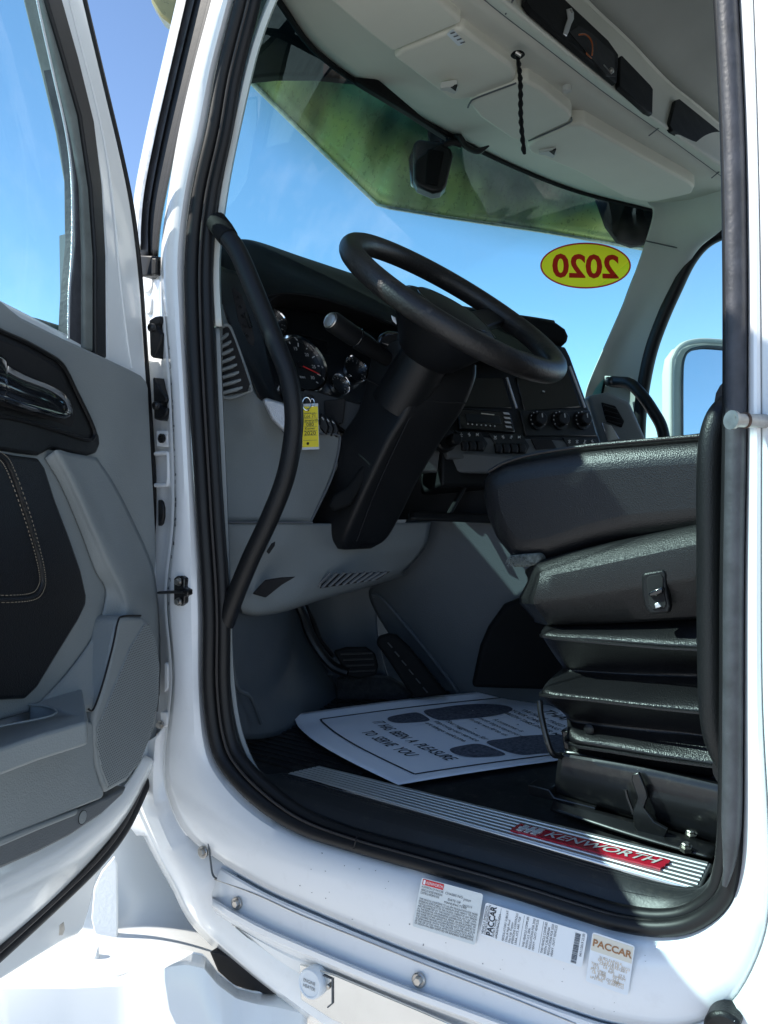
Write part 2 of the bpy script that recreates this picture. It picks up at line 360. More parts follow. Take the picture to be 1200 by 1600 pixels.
MB().grid([[PD(x+4, y, d) for x, y in tl2[:26]] for d in (1.47, 1.6, 1.82)]).build('dash_side_sun_block', 'grey_foot', CAB, solid=.004)  # unseen sheet added behind the end panel to stop the sun
# front post outside: white edge, ribbed black weather strip, block at its foot
def stripe(c, w_, yy, name, m, par, crown=.004):
    c = cr(c, 30); t = np.gradient(c, axis=0); t /= np.linalg.norm(t, axis=1)[:, None]; nn = np.stack([t[:, 1], -t[:, 0]], 1)
    rows = []
    for u in (-1, -.8, -.35, .35, .8, 1):
        rows.append([PY(*(c[i]+nn[i]*u*w_/2), yy+(crown if abs(u) > .9 else 0)+(.0 if abs(u) < .9 else .006)) for i in range(30)])
    return MB().grid(rows).build(name, m, par, solid=.0015)
wst = stripe([(291, -40), (282, 0), (260, 95), (236, 200), (218, 290), (212, 345), (211, 372)], 11, -.012, 'front_post_edge', 'white_paint', CAB)
wsp = stripe([(306, -40), (296, 0), (273, 95), (249, 200), (231, 290), (224, 345), (224, 400)], 18, -.004, 'weather_strip', 'rubber_grey', CAB)
stripe([(298, -40), (289, 0), (267, 95), (243, 200), (225, 290), (219, 345), (218, 390)], 3.5, -.012, 'chrome_line', 'steel', wsp)
stripe([(324, -40), (313, 0), (290, 95), (266, 200), (248, 290), (238, 345), (233, 400)], 28, .000, 'outer_lip', 'rubber', wsp)
stripe([(339, -40), (329, 0), (305, 95), (279, 200), (259, 290), (248, 350), (243, 400)], 7, -.008, 'rib', 'rubber', wsp)
slab(PY, [(217, 398), (240, 399), (252, 402), (251, 430), (218, 432)], -.012, .03, 'end_block', 'rubber', wsp, .003)
slab(PY, [(236, 403), (244, 403), (244, 429), (236, 429)], -.018, .008, 'block_rib', 'rubber', wsp, .002)
# hinge pillar hardware: two embossed pads, latch link, bracket, loop, grommet, check strap
slab(PY, [(222, 434), (235, 432), (240, 436), (238, 450), (232, 458), (224, 459)], .012, .006, 'embossed_pad', 'white_jamb', CAB, .003)
slab(PY, [(226, 462), (234, 463), (238, 467), (236, 488), (233, 491), (226, 492)], .012, .006, 'embossed_pad', 'white_jamb', CAB, .003)
def hinge(pts, piv, rr_):
    o = slab(PY, pts, -.012, .03, 'door_hinge', 'black_plastic', CAB, .003)
    MB().lathe(PY(*piv, -.02), (0, -1, 0), [(rr_, 0), (rr_, .006), (rr_*.6, .008), (rr_*.6, .004)], 16).build('hinge_pin', 'black_metal', o)
    return o
hinge([(232, 500), (242, 494), (250, 493), (253, 499), (250, 507), (245, 508), (248, 516), (253, 521), (251, 532), (244, 548), (239, 560), (234, 556)], (239, 512), .007)
hinge([(238, 588), (248, 604), (258, 617), (261, 624), (257, 629), (250, 630), (252, 637), (261, 637), (261, 645), (256, 653), (249, 657), (240, 655)], (246, 634), .007)
bk = slab(PY, [(244, 672), (262, 673), (264, 678), (261, 681), (261, 690), (264, 694), (262, 699), (244, 698)], .004, .02, 'striker_bracket', 'white_jamb', CAB, .002)
MB().lathe(PY(254, 685, .000), (0, -1, 0), [(.008, 0), (.008, .004), (.005, .005), (.005, .002)], 18).build('socket_bolt', 'black_metal', bk)
lp = cr([PY(x, y, .004) for x, y in [(243, 709), (258, 708), (263, 713), (263, 752), (258, 758), (243, 758)]], 40)
MB().tube(lp, .0036, 10).build('check_loop', 'white_jamb', CAB)
slab(PY, [(246, 780), (252, 784), (255, 794), (255, 808), (252, 819), (246, 823)], .008, .02, 'grommet', 'rubber', CAB, .003)
ck = slab(PY, [(271, 904), (276, 900), (284, 900), (288, 904), (287, 918), (293, 922), (293, 930), (288, 932), (288, 942), (283, 947), (276, 946), (271, 940)], -.028, .012, 'check_bracket', 'black_metal', CAB, .002)
for x, y in ((280, 909), (280, 940)):
    MB().lathe(PY(x, y, -.030), (0, -1, 0), [(.0068, 0), (.0068, .002), (.0048, .002), (.0048, .007), (.003, .0075)], 6 if 0 else 12).build('bolt', 'steel', ck)
MB().tube([PY(250, 926, -.02), PY(272, 925, -.036), PY(290, 925, -.036)], .0055, 8, flat=.5).build('check_strap', 'black_metal', ck)
slab(PY, [(259, 1035), (262, 1040), (262, 1075), (256, 1082), (256, 1036)], -.006, .01, 'edge_clip', 'white_jamb', CAB, .002)
slab(PY, [(250, 1112), (260, 1113), (262, 1120), (261, 1135), (250, 1140)], -.012, .014, 'edge_tab', 'white_jamb', CAB, .002)
MB().lathe(PY(252, 1132, -.014), (0, -1, 0), [(.007, 0), (.007, .003), (.0045, .003), (.0045, .008)], 12).build('bolt', 'steel', CAB)

# cowl panel running down and back below the door, sill apron under the doorway
cwr = [L(PY, [(268, 1120, .002), (268, 1190, .002), (284, 1250, .002), (322, 1312, .002), (366, 1340, .002), (380, 1396, .0), (470, 1470, -.004), (590, 1540, -.004)]),
                 L(PY, [(244, 1150, -.016), (240, 1200, -.018), (243, 1262, -.02), (272, 1332, -.022), (304, 1384, -.022), (338, 1442, -.022), (428, 1515, -.022), (548, 1590, -.022)]),
                 L(PY, [(215, 1170, -.012), (212, 1220, -.012), (214, 1258, -.012), (246, 1325, -.014), (276, 1378, -.016), (312, 1440, -.018), (400, 1520, -.02), (520, 1610, -.02)]),
                 L(PY, [(205, 1170, .05), (202, 1220, .05), (206, 1264, .05), (238, 1332, .05), (268, 1386, .05), (304, 1450, .05), (392, 1530, .05), (512, 1620, .05)])]
cw = MB().grid([list(cr(r, 50)) for r in cwr])
cw.build('cowl_panel', 'white_jamb', CAB, solid=.002)
# sill apron: upper ledge, step, lower flange (rows follow the outer crease of the jamb)
ka, kb = int(NS*13.6/31), int(NS*21.5/31); r0 = s1[ka:kb]
def dn(r, d, dx=0): return r+A([-.36*d+dx, d])
rr = [(dn(r0, -1), -.0145), (dn(r0, 4), .004), (dn(r0, 7), .004), (dn(r0, 9), -.016), (dn(r0, 12), -.020), (dn(r0, 46), -.025), (dn(r0, 54, 2), -.027), (dn(r0, 57, 4), -.040), (dn(r0, 60, 5), -.044), (dn(r0, 68, 8), -.044), (dn(r0, 72, 11), -.038), (dn(r0, 78, 16), -.018), (dn(r0, 84, 24), -.016), (dn(r0, 100, 55), -.018), (dn(r0, 190, 190), -.016)]
MB().grid([[PY(x, y, yy) for x, y in r] for r, yy in rr]).build('sill_apron', 'white_jamb', CAB, solid=.002)
# seam where the apron butts against the cowl
sm = cr([(326, 1318), (329, 1345), (333, 1368), (345, 1378), (347, 1398), (346, 1424)], 24)
MB().tube([PY(x, y, -.019) for x, y in sm], .0016, 6).build('panel_seam', 'ink_grey', CAB)
sm = cr([(335, 1374), (400, 1398), (470, 1430), (560, 1466), (680, 1514), (800, 1560), (900, 1600)], 40)
MB().tube([PY(x, y, -.0225) for x, y in sm], .0008, 6).build('panel_seam', 'steel', CAB)
for x, y, yy in ((318, 1331, -.024), (371, 1411, -.030), (655, 1531, -.030)):
    b = MB().lathe(PY(x, y, yy+.003), (.1, -1, .1), [(.0098, 0), (.0098, .003), (.0085, .004)], 20).build('bolt', 'steel', CAB)
    MB().lathe(PY(x, y, yy), (.1, -1, .1), [(.0058, 0), (.0058, .006), (.0048, .0075)], 6).build('bolt_head', 'steel', b, smooth=False)
# raised bosses round the bolts
slab(PY, [(355, 1398), (372, 1395), (388, 1404), (392, 1420), (380, 1424), (356, 1414)], -.022, .01, 'bolt_boss', 'white_jamb', CAB, .004)
# dark wheel-arch gap, polished plate and heater socket
slab(PY, [(327, 1487), (345, 1490), (392, 1512), (440, 1540), (470, 1552), (440, 1556), (400, 1552), (365, 1540), (340, 1518)], .012, .05, 'arch_gap', 'dark_hole', CAB, .002)
pl = slab(PY, [(468, 1507), (522, 1524), (560, 1540), (660, 1582), (760, 1625), (690, 1665), (520, 1594), (470, 1562)], -.034, .004, 'step_plate', 'plate_metal', CAB, .001)
MB().tube([PY(x, y, -.0355) for x, y in ((505, 1524), (519, 1530), (519, 1568), (512, 1574))], .0012, 6).build('plate_edge', 'ink_grey', pl)
cp = MB().lathe(PY(490, 1534, -.036), (0.02, -1, .12), [(.021, -.01), (.021, .008), (.0195, .0105), (.0175, .0105), (.0165, .0095)], 36).build('heater_cap', 'label_white', CAB)
lab(cp, 'round white cap lettered ENGINE HEATER')
cx = unit(A([1, -.0, -.0])); cz = unit(A([-.02, .12, 1]))
for s_, dz in (('ENGINE', .0032), ('HEATER', -.0042)):
    text('lettering', s_, PY(490, 1534, -.036)+A([.02, -1, .12])*.0100+cz*dz+A([0, -.0004, 0]), cx, cz, .0066, 'ink_grey', cp, sx=.95)
MB().lathe(PY(514, 1541, -.036), (0, -1, 0), [(.0035, 0), (.0035, .003), (.002, .004)], 12).build('screw', 'steel', pl)
# flat black stub at the lower right: the grab bar's lower foot
slab(PY, [(1098, 1600), (1106, 1586), (1122, 1581), (1142, 1588), (1156, 1604), (1140, 1625), (1104, 1622)], -.045, .03, 'bar_foot', 'black_plastic', CAB, .005, n=24)
# bright fender and step fairing seen under the door
MB().patch([L(PD, [(-120, 1215, 1.50), (40, 1212, 1.55), (150, 1210, 1.60), (230, 1208, 1.66), (300, 1210, 1.73), (380, 1215, 1.82)]),
            L(PD, [(-120, 1300, 1.49), (40, 1300, 1.54), (150, 1300, 1.585), (235, 1298, 1.64), (310, 1300, 1.70), (390, 1300, 1.79)]),
            L(PD, [(-120, 1390, 1.47), (40, 1390, 1.515), (150, 1388, 1.555), (240, 1384, 1.60), (320, 1390, 1.65), (410, 1400, 1.72)]),
            L(PD, [(-120, 1460, 1.44), (40, 1460, 1.485), (150, 1455, 1.52), (245, 1450, 1.55), (335, 1462, 1.58), (430, 1480, 1.63)]),
            L(PD, [(-120, 1550, 1.38), (40, 1540, 1.41), (150, 1535, 1.43), (250, 1510, 1.45), (345, 1530, 1.46), (440, 1560, 1.50)])], 40, 28).build('fender', 'white_paint', CAB, solid=.003)
slab(PD, [(146, 1388), (158, 1362), (178, 1338), (183, 1352), (184, 1440), (182, 1512), (150, 1520), (152, 1482), (142, 1436)], 1.515, .006, 'grip_pad', 'white_rough', CAB, .003)
slab(PD, [(60, 1500), (145, 1494), (152, 1478), (157, 1518), (100, 1524), (10, 1532)], 1.47, .01, 'fender_lip', 'white_paint', CAB, .004)
fr = [L(PD, [(-160, 1545, 1.34), (0, 1532, 1.36), (110, 1533, 1.38), (190, 1529, 1.39), (225, 1512, 1.39), (262, 1494, 1.385), (290, 1488, 1.38), (318, 1493, 1.37), (340, 1522, 1.36), (370, 1545, 1.345), (400, 1552, 1.335), (440, 1550, 1.325), (480, 1560, 1.31)]),
      L(PD, [(-160, 1560, 1.30), (0, 1546, 1.315), (110, 1546, 1.335), (190, 1542, 1.35), (225, 1528, 1.35), (262, 1512, 1.345), (290, 1508, 1.34), (318, 1514, 1.33), (340, 1540, 1.32), (370, 1562, 1.31), (400, 1570, 1.305), (440, 1576, 1.30), (480, 1586, 1.29)]),
      L(PD, [(-160, 1640, 1.26), (0, 1640, 1.28), (110, 1640, 1.30), (190, 1640, 1.31), (225, 1640, 1.31), (262, 1640, 1.31), (290, 1640, 1.30), (318, 1640, 1.29), (340, 1650, 1.28), (370, 1660, 1.27), (400, 1670, 1.27), (440, 1680, 1.26), (480, 1690, 1.26)]),
      L(PD, [(-160, 2100, 1.22), (0, 2100, 1.24), (110, 2100, 1.25), (190, 2100, 1.26), (225, 2100, 1.26), (262, 2100, 1.26), (290, 2100, 1.26), (318, 2100, 1.25), (340, 2100, 1.25), (370, 2100, 1.24), (400, 2100, 1.24), (440, 2100, 1.23), (480, 2100, 1.23)])]
MB().grid([list(lin(r, 70)) for r in fr]).build('step_fairing', 'white_gloss', CAB, solid=.004, ang=22)

MB().tube([q+A([0, -.001, .001]) for q in lin(fr[0], 60)], .0024, 8).build('fairing_edge', 'white_rough', CAB)
# ------------------------------------------------------------------ roof, far side and floor of the cab
HD = [(360, -120), (440, 0), (500, 80), (600, 150), (700, 205), (800, 255), (900, 295), (1000, 321), (1040, 330)]
hdr = cr(L(PZ, HD, 2.65), 40)
base = cr([A([-1.60+(.60 if y > .9 else .38)*((y-.9)/.9)**2, y, 2.02]) for y in (.06, .2, .5, .9, 1.3, 1.6, 1.8)], 40)
nv = 26; rows = []
for i in range(nv):
    t = i/(nv-1); bulge = .03*math.sin(math.pi*t)
    rows.append([hdr[j]*(1-t)+base[j]*t+A([-bulge, 0, bulge*.6]) for j in range(40)])
ws = MB().grid(rows).build('windscreen', 'windscreen', CAB)
at_ = ws.data.attributes.new('band', 'FLOAT', 'POINT')
at_.data.foreach_set('value', [min(1, max(0, (i/(nv-1)-.05)/.26)) for i in range(nv) for j in range(40)])
lab(ws, 'raked windscreen with a green tinted band along its top')
MB().tube([hdr[j]+A([-.004, 0, -.004]) for j in range(40)], .007, 8).build('windscreen_edge', 'black_soft', ws)
MB().tube([r[39]+A([0, 0.002, 0]) for r in rows], .004, 8).build('windscreen_edge', 'black_soft', ws)
# outside sun visor of bright steel over the glass, bent at its middle
vl = [(330, 68, 1.86), (388, 124, 1.95), (490, 224, 2.32), (592, 322, 2.62), (700, 340, 2.72), (850, 362, 2.86), (1020, 392, 3.05)]
vlow = lin(L(PD, vl), 40)
vmid = vlow+A([.02, 0, .035])
vtop = [q+A([.20, 0, .30]) for q in vlow]
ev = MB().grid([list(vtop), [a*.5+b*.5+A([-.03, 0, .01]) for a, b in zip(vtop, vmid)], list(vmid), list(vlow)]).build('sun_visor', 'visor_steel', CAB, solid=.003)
lab(ev, 'steel sun visor with painted yellow-green reflections, outside above the windscreen')
MB().tube(vlow, .006, 8).build('visor_edge', 'steel', ev)
MB().tube([q+A([.004, -.0, .02]) for q in vmid], .0035, 8).build('visor_crease', 'chrome', ev)
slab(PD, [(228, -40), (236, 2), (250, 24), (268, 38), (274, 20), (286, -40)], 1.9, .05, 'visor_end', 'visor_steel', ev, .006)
slab(PD, [(372, 124), (392, 121), (430, 117), (490, 117), (552, 123), (640, 176), (700, 215), (600, 130), (520, 70), (470, 0), (440, -60), (400, -60), (384, 40)], 1.84, .03, 'visor_bracket', 'black_soft', ev, .006, 3)  # black slab standing in for the unlit corner above the visor
slab(PD, [(928, 296), (960, 306), (1030, 322), (1026, 374), (1004, 382), (988, 384), (966, 376), (948, 352)], 2.80, .03, 'visor_bracket', 'black_soft', ev, .006, 3)  # black shade slab again, at the visor's far end
# roof skin above everything, rear wall, far wall below the glass, near wall behind the doorway
MB().box((-.1, .85, 2.97), (.98, 0, 0), (0, .99, 0), (0, 0, .015)).build('roof_skin', 'white_paint', CAB, bevel=.01)
MB().box((.86, .85, 2.1), (.02, 0, 0), (0, .97, 0), (0, 0, .86)).build('rear_wall', 'ceiling_cloth', CAB)
MB().box((.35, .07, 2.1), (.49, 0, 0), (0, .015, 0), (0, 0, .86)).build('side_wall', 'ceiling_cloth', CAB)
MB().box((-.05, .93, 1.235), (1.35, 0, 0), (0, .9, 0), (0, 0, .015)).build('cab_floor', 'floor_rubber', CAB)
MB().box((-1.47, .95, 1.735), (.02, 0, 0), (0, .88, 0), (0, 0, .51)).build('firewall', 'grey_foot', CAB)  # carried up past the windscreen base to keep sun off the tunnel
# door header over the opening (white outside, behind the top of the picture)
MB().box((-.45, .025, 2.755), (.62, 0, 0), (0, .025, 0), (0, 0, .225)).build('door_header', 'white_paint', CAB, bevel=.01)
MB().box((-.07, .03, 2.0), (.09, 0, 0), (0, .02, 0), (0, 0, .82)).build('rear_post', 'black_soft', CAB)
MB().prism([(-1.17, -.035, 1.30), (-1.165, -.03, 2.0), (-1.30, .0, 2.0), (-1.75, .10, 1.96), (-1.75, .08, 1.30)], (0, .02, 0)).build('cowl_side', 'white_paint', CAB, bevel=.006)
hd = [[A([x, .95+w_*math.cos(a), z0+h_*math.sin(a)]) for a in np.linspace(math.pi, 0, 24)] for x, w_, z0, h_ in ((-1.62, .84, 1.55, .46), (-2.0, .80, 1.50, .44), (-2.6, .68, 1.42, .40), (-3.1, .55, 1.35, .33), (-3.3, .46, 1.2, .30))]
MB().patch(hd, 30, 16).build('hood', 'white_gloss', CAB, solid=.004)
# far side: pillar trim, door with window
MB().patch([L(PY, [(1012, 316, 1.72), (1040, 310, 1.73), (1080, 299, 1.70), (1134, 286, 1.62)]),
            L(PY, [(1020, 336, 1.75), (1044, 345, 1.76), (1080, 348, 1.74), (1134, 350, 1.68)]),
            L(PY, [(1001, 400, 1.77), (1030, 408, 1.79), (1062, 410, 1.80), (1090, 390, 1.80)]),
            L(PY, [(975, 470, 1.78), (1004, 478, 1.81), (1026, 480, 1.82), (1050, 460, 1.82)]),
            L(PY, [(947, 535, 1.78), (972, 545, 1.82), (1000, 552, 1.83), (1022, 540, 1.83)]),
            L(PY, [(918, 604, 1.76), (945, 610, 1.82), (980, 625, 1.84), (1002, 630, 1.84)]),
            L(PY, [(912, 640, 1.76), (940, 660, 1.82), (980, 680, 1.84), (1000, 690, 1.84)])], 24, 40).build('far_post_trim', 'pillar_trim', CAB, solid=.004)
MB().tube(L(PY, [(1008, 376, 1.745), (1035, 382, 1.765), (1062, 388, 1.785), (1072, 392, 1.79)]), .0022, 6).build('trim_joint', 'ink_grey', CAB)
fw_path = [(1180, 340), (1132, 356), (1098, 374), (1072, 405), (1050, 450), (1030, 495), (1012, 545), (1000, 600), (994, 650), (992, 700)]
fp = cr(fw_path, 40)
fs = MB().tube([PY(x, y, 1.83) for x, y in offs(fp, 6)], .022, 12).build('far_window_seal', 'rubber', CAB)
MB().tube([PY(x, y, 1.86) for x, y in offs(fp, -9)], .014, 10).build('inner_lip', 'rubber', fs)
MB().tube([PY(x, y, 1.87) for x, y in offs(fp, -16)], .010, 10).build('window_channel', 'pillar_trim', fs)
MB().tube([PY(x, y, 1.90) for x, y in offs(fp, -22)], .012, 10).build('outer_lip', 'rubber', fs)
MB().face([PY(960, 700, 1.92), PY(1010, 420, 1.92), PY(1120, 320, 1.92), PY(1300, 320, 1.92), PY(1300, 720, 1.92), PY(1130, 760, 1.92)]).build('far_window', 'side_glass', CAB)
MB().prism(L(PY, [(985, 690), (1130, 672), (1400, 640), (1400, 1100), (900, 1100)], 1.86), (0, .03, 0)).build('far_door_panel', 'grey_dark', CAB, bevel=.01)
# far grab handle on the pillar
gh = thing('grab_handle', 'short black grab handle on the far grey windscreen post', 'handle', PY(960, 600, 1.7))
slab(PY, [(944, 587), (975, 589), (984, 596), (986, 606), (946, 604)], 1.775, .01, 'mount_plate', 'pillar_trim', gh, .003)
MB().tube(cr(L(PY, [(950, 596, 1.765), (965, 597, 1.745), (985, 600, 1.72), (1005, 620, 1.70), (1022, 645, 1.70), (1034, 668, 1.70), (1040, 700, 1.70)]), 30), [.016, .015]+[.0185]*28, 14).build('bar', 'black_plastic', gh)
MB().lathe(PY(955, 597, 1.74), (0.3, -1, 0), [(.013, 0), (.013, .008), (.007, .010)], 14).build('bolt', 'black_metal', gh)
# outside mirror seen through the far window
mr = thing('side_mirror', 'white framed outside mirror seen through the far window', 'mirror', PY(1095, 672, 2.2))
fo = [(1049, 700), (1049, 580), (1053, 556), (1064, 541), (1082, 534), (1112, 533), (1190, 540), (1200, 700)]
fi = [(1066, 700), (1066, 590), (1069, 560), (1077, 548), (1092, 543), (1114, 542), (1180, 548), (1188, 700)]
mn = unit(A([.80, -.58, .10])); m0 = PY(1090, 620, 2.22); mpl = (m0, mn); mp2 = (m0+mn*.018, mn)
MB().prism(L(PN, fo, mpl), -mn*.06).build('housing', 'pillar_trim', mr, bevel=.012, seg=3)  # white frame given a grey tone for the shade it sits in
MB().tube([PN(x, y, mp2) for x, y in cr(fo[:-1], 40)], .010, 10).build('rim', 'pillar_trim', mr)
MB().prism(L(PN, fi, (m0+mn*.008, mn)), -mn*.006).build('mirror_glass', 'mirror_face', mr)
MB().tube([PN(x, y, mp2) for x, y in cr(fi[:-1], 40)], .005, 8).build('glass_edge', 'ink_grey', mr)

# ------------------------------------------------------------------ overhead console
OH = thing('overhead_console', 'pale grey overhead console with flaps and dark pockets above the windscreen', 'console', (-.8, .9, 2.6))
SE = [(600, -140), (760, 0), (850, 70), (950, 147), (1040, 210), (1130, 276), (1160, 298)]
seam = cr(L(PZ, SE, 2.60), 40)
under = [hdr[j]*.5+seam[j]*.5+A([0, 0, -.004]) for j in range(40)]
MB().patch([list(hdr[::3])+[hdr[-1]], under[::3]+[under[-1]], list(seam[::3])+[seam[-1]]], 50, 14).build('under_panel', 'liner', OH, solid=.004)
FT = [(790, -140), (915, 0), (980, 62), (1042, 127), (1090, 166), (1130, 200), (1170, 230)]
ftop = cr(L(PZ, FT, 2.80), 40)
RL = [(640, -140), (790, -12), (868, 52), (966, 132), (1052, 198), (1132, 250), (1165, 272)]
roll = cr(L(PZ, RL, 2.615), 40)
RM = [(620, -140), (776, -8), (858, 60), (958, 138), (1046, 203), (1131, 262), (1162, 284)]
rmid = cr(L(PZ, RM, 2.585), 40)
MB().patch([list(seam[::3])+[seam[-1]], list(rmid[::3])+[rmid[-1]], list(roll[::3])+[roll[-1]], list((roll*.5+ftop*.5)[::3])+[(roll*.5+ftop*.5)[-1]], list(ftop[::3])+[ftop[-1]]], 50, 26).build('front_roll', 'liner', OH, solid=.004)
MB().tube([q+A([0, 0, -.001]) for q in seam], .0022, 6).build('seam', 'ink_grey', OH)
# ceiling behind
bk_ = [A([.8, q[1], 2.90]) for q in ftop]; md_ = [A([q[0]+.25, q[1], 2.88]) for q in ftop]
MB().patch([list(ftop[::3])+[ftop[-1]], md_[::3]+[md_[-1]], bk_[::3]+[bk_[-1]]], 30, 12).build('ceiling_panel', 'ceiling_cloth', OH, solid=.006)
MB().tube([q+A([.0, 0, -.004]) for q in ftop], .0075, 8).build('ceiling_edge', 'liner', OH)
MB().box((-.05, .08, 2.84), (.75, 0, 0), (0, .02, 0), (0, 0, .09)).build('side_trim', 'liner', OH, bevel=.01)
def flap(pts, z, t=.02, bev=.007, m='liner_panel', nm='flap'):
    return slab(PZ, pts, z, t, nm, m, OH, bev, 4, nrm=(0, 0, 1))
flap([(420, -120), (505, -8), (560, 40), (610, 80), (618, 80), (660, 62), (722, 36), (560, -120)], 2.585, .05)
f2 = flap([(615, 90), (628, 80), (712, 47), (724, 47), (800, 104), (806, 118), (803, 133), (790, 140), (735, 154), (722, 157), (705, 156), (696, 150)], 2.583, .05)
slab(PZ, [(704, 48), (709, 47), (725, 65), (722, 70), (716, 72), (698, 54)], 2.5815, .001, 'warning_label', 'label_white', f2, 0)
for i in range(4):
    x0, y0 = 703+i*5.2, 52+i*5.0
    MB().prism(L(PZ, [(x0, y0), (x0+7, y0-2.2), (x0+8.5, y0-.8), (x0+1.5, y0+1.5)], 2.5809), (0, 0, .0003)).build('print_line', 'ink_grey', f2)
f3 = flap([(733, 163), (745, 153), (806, 130), (824, 128), (845, 140), (890, 176), (893, 184), (889, 191), (850, 209), (828, 219), (812, 221), (798, 217), (750, 184)], 2.577, .05)
f4 = flap([(823, 232), (835, 221), (890, 196), (912, 195), (960, 222), (1076, 285), (1085, 293), (1080, 303), (1026, 315), (1000, 314), (975, 308), (900, 268), (830, 240)], 2.572, .055)
MB().tube(cr(L(PZ, [(731, 168), (735, 160), (745, 153), (806, 130)], 2.577), 16), .002, 6).build('flap_gap', 'ink_grey', OH)
MB().tube(cr(L(PZ, [(893, 184), (889, 192), (850, 210), (826, 220)], 2.577), 16), .002, 6).build('flap_gap', 'ink_grey', OH)
for (x, y) in ((706, 140), (860, 240)):
    c = slab(PZ, [(x-18, y-2), (x-4, y-4), (x+8, y-6), (x+10, y+2), (x+4, y+8), (x-8, y+3), (x-18, y+2)], 2.566, .014, 'flap_clip', 'pillar_trim', OH, .002)
    slab(PZ, [(x-2, y-3), (x+9, y-6), (x+6, y+3)], 2.565, .004, 'clip_hole', 'dark_hole', c, .0005)
MB().lathe(PZ(886, 142, 2.592), (0, 0, -1), [(.010, -.01), (.010, .001), (.007, .003), (.005, .002)], 16).build('push_pin', 'pillar_trim', OH)
for a, b in (((1036, 195), (1014, 212)), ((1124, 268), (1112, 278)), ((806, -8), (790, 22))):
    MB().tube(L(PZ, [a, b], 2.592), .0016, 6).build('joint', 'ink_grey', OH)
# dark pockets on the front face (plane through roll and ceiling edge)
pm = unit(np.cross(ftop[30]-ftop[8], roll[20]-ftop[20])); pm = pm if pm@(CAM-roll[20]) > 0 else -pm
pp = (roll[20]*.5+ftop[20]*.5+pm*.016, pm); pq = (pp[0]+pm*.002, pm); pr = (pp[0]-pm*.01, pm)
def pocket(pts, nm='pocket'):
    o = slab(PN, pts, pp, .012, nm, 'black_soft', OH, .003)
    return o
p1 = pocket([(822, -60), (822, 2), (832, 16), (964, 130), (967, 86), (950, 62), (880, -4), (830, -60)])
slab(PN, [(890, 50), (905, 40), (925, 52), (960, 84), (962, 120), (948, 118)], pq, .003, 'pocket_panel', 'dark_hole', p1, .0005)
br = slab(PN, [(886, 14), (893, 12), (897, 20), (897, 30), (893, 38), (889, 50), (886, 56), (881, 52), (884, 40), (888, 28)], pq, .004, 'bracket', 'aluminium', p1, .001)
MB().lathe(PN(892, 18, pq), pm, [(.004, 0), (.004, .003)], 12).build('bracket_screw', 'steel', p1)
wi = cr([PN(x, y, (pq[0]+pm*.006, pm)) for x, y in ((905, 54), (915, 54), (923, 62), (926, 74), (925, 86))], 24)
MB().tube(wi, .0018, 6).build('wire', 'amber', p1)
slab(PN, [(915, 66), (932, 62), (934, 80), (926, 92), (917, 84)], pq, .004, 'circuit_block', 'amber', p1, .001)
MB().lathe(PN(953, 112, pq), pm, [(.006, 0), (.006, .006), (.003, .008)], 14).build('catch', 'steel', p1)
MB().tube([PN(943, 102, pq), PN(953, 113, pq)], .002, 6).build('catch_arm', 'steel', p1)
pocket([(969, 88), (972, 86), (1016, 132), (1021, 140), (1020, 178), (1012, 174), (968, 134)])
pocket([(1056, 156), (1062, 154), (1134, 212), (1160, 234), (1160, 268), (1130, 246), (1052, 204), (1046, 195)])
# black braided pull strap hanging from its slot
st = thing('pull_strap', 'black braided pull strap hanging from the overhead console', 'strap', PZ(812, 90, 2.58))
p0 = PZ(809, 86, 2.575); dd = (p0-CAM)@fw
pth = cr([p0, PD(813, 130, dd-.005), PD(814, 185, dd-.01), PD(819, 240, dd-.012)], 60)
MB().tube([q+A([.0006*math.sin(i*1.3), 0, 0]) for i, q in enumerate(pth)], [.0062+.0012*math.sin(i*1.25) for i in range(60)], 10, flat=.6).build('strap', 'black_soft', st)
MB().lathe(p0, (0, 0, 1), [(.011, -.003), (.014, 0), (.011, .004)], 16).build('slot_ring', 'black_soft', st)
MB().tube(L(PD, [(806, 82, dd-.012), (814, 87, dd-.012)]), .004, 8).build('pin', 'steel', st)
# camera pouch on the glass with its lead
dc = thing('dash_camera', 'rounded black camera pod hung at the top of the windscreen', 'camera', PD(672, 300, 2.2))
slab(PD, [(646, 222), (655, 216), (690, 222), (706, 232), (708, 242), (697, 290), (689, 299), (676, 301), (652, 291), (646, 280)], 2.15, .05, 'pod', 'black_plastic', dc, .012, 4)
slab(PD, [(668, 232), (694, 236), (684, 290), (664, 286)], 2.146, .01, 'pod_face', 'black_soft', dc, .004, 3)
slab(PD, [(638, 246), (648, 222), (655, 216), (652, 290), (642, 286)], 2.20, .03, 'pod_back', 'black_gloss', dc, .006, 3)
slab(PD, [(668, 202), (684, 200), (690, 206), (692, 222), (672, 222)], 2.17, .03, 'pod_mount', 'black_plastic', dc, .004)
MB().tube(cr(L(PD, [(690, 222, 2.16), (702, 212, 2.16), (716, 212, 2.14), (728, 228, 2.14), (746, 236, 2.13), (764, 228, 2.11)]), 40), [.008]*34+[.007, .006, .005, .004, .003, .002], 10).build('lead', 'rubber', dc)
MB().tube(cr(L(PD, [(694, 226, 2.155), (708, 222, 2.15), (722, 226, 2.15)]), 14), .009, 10).build('lead_loop', 'rubber', dc)

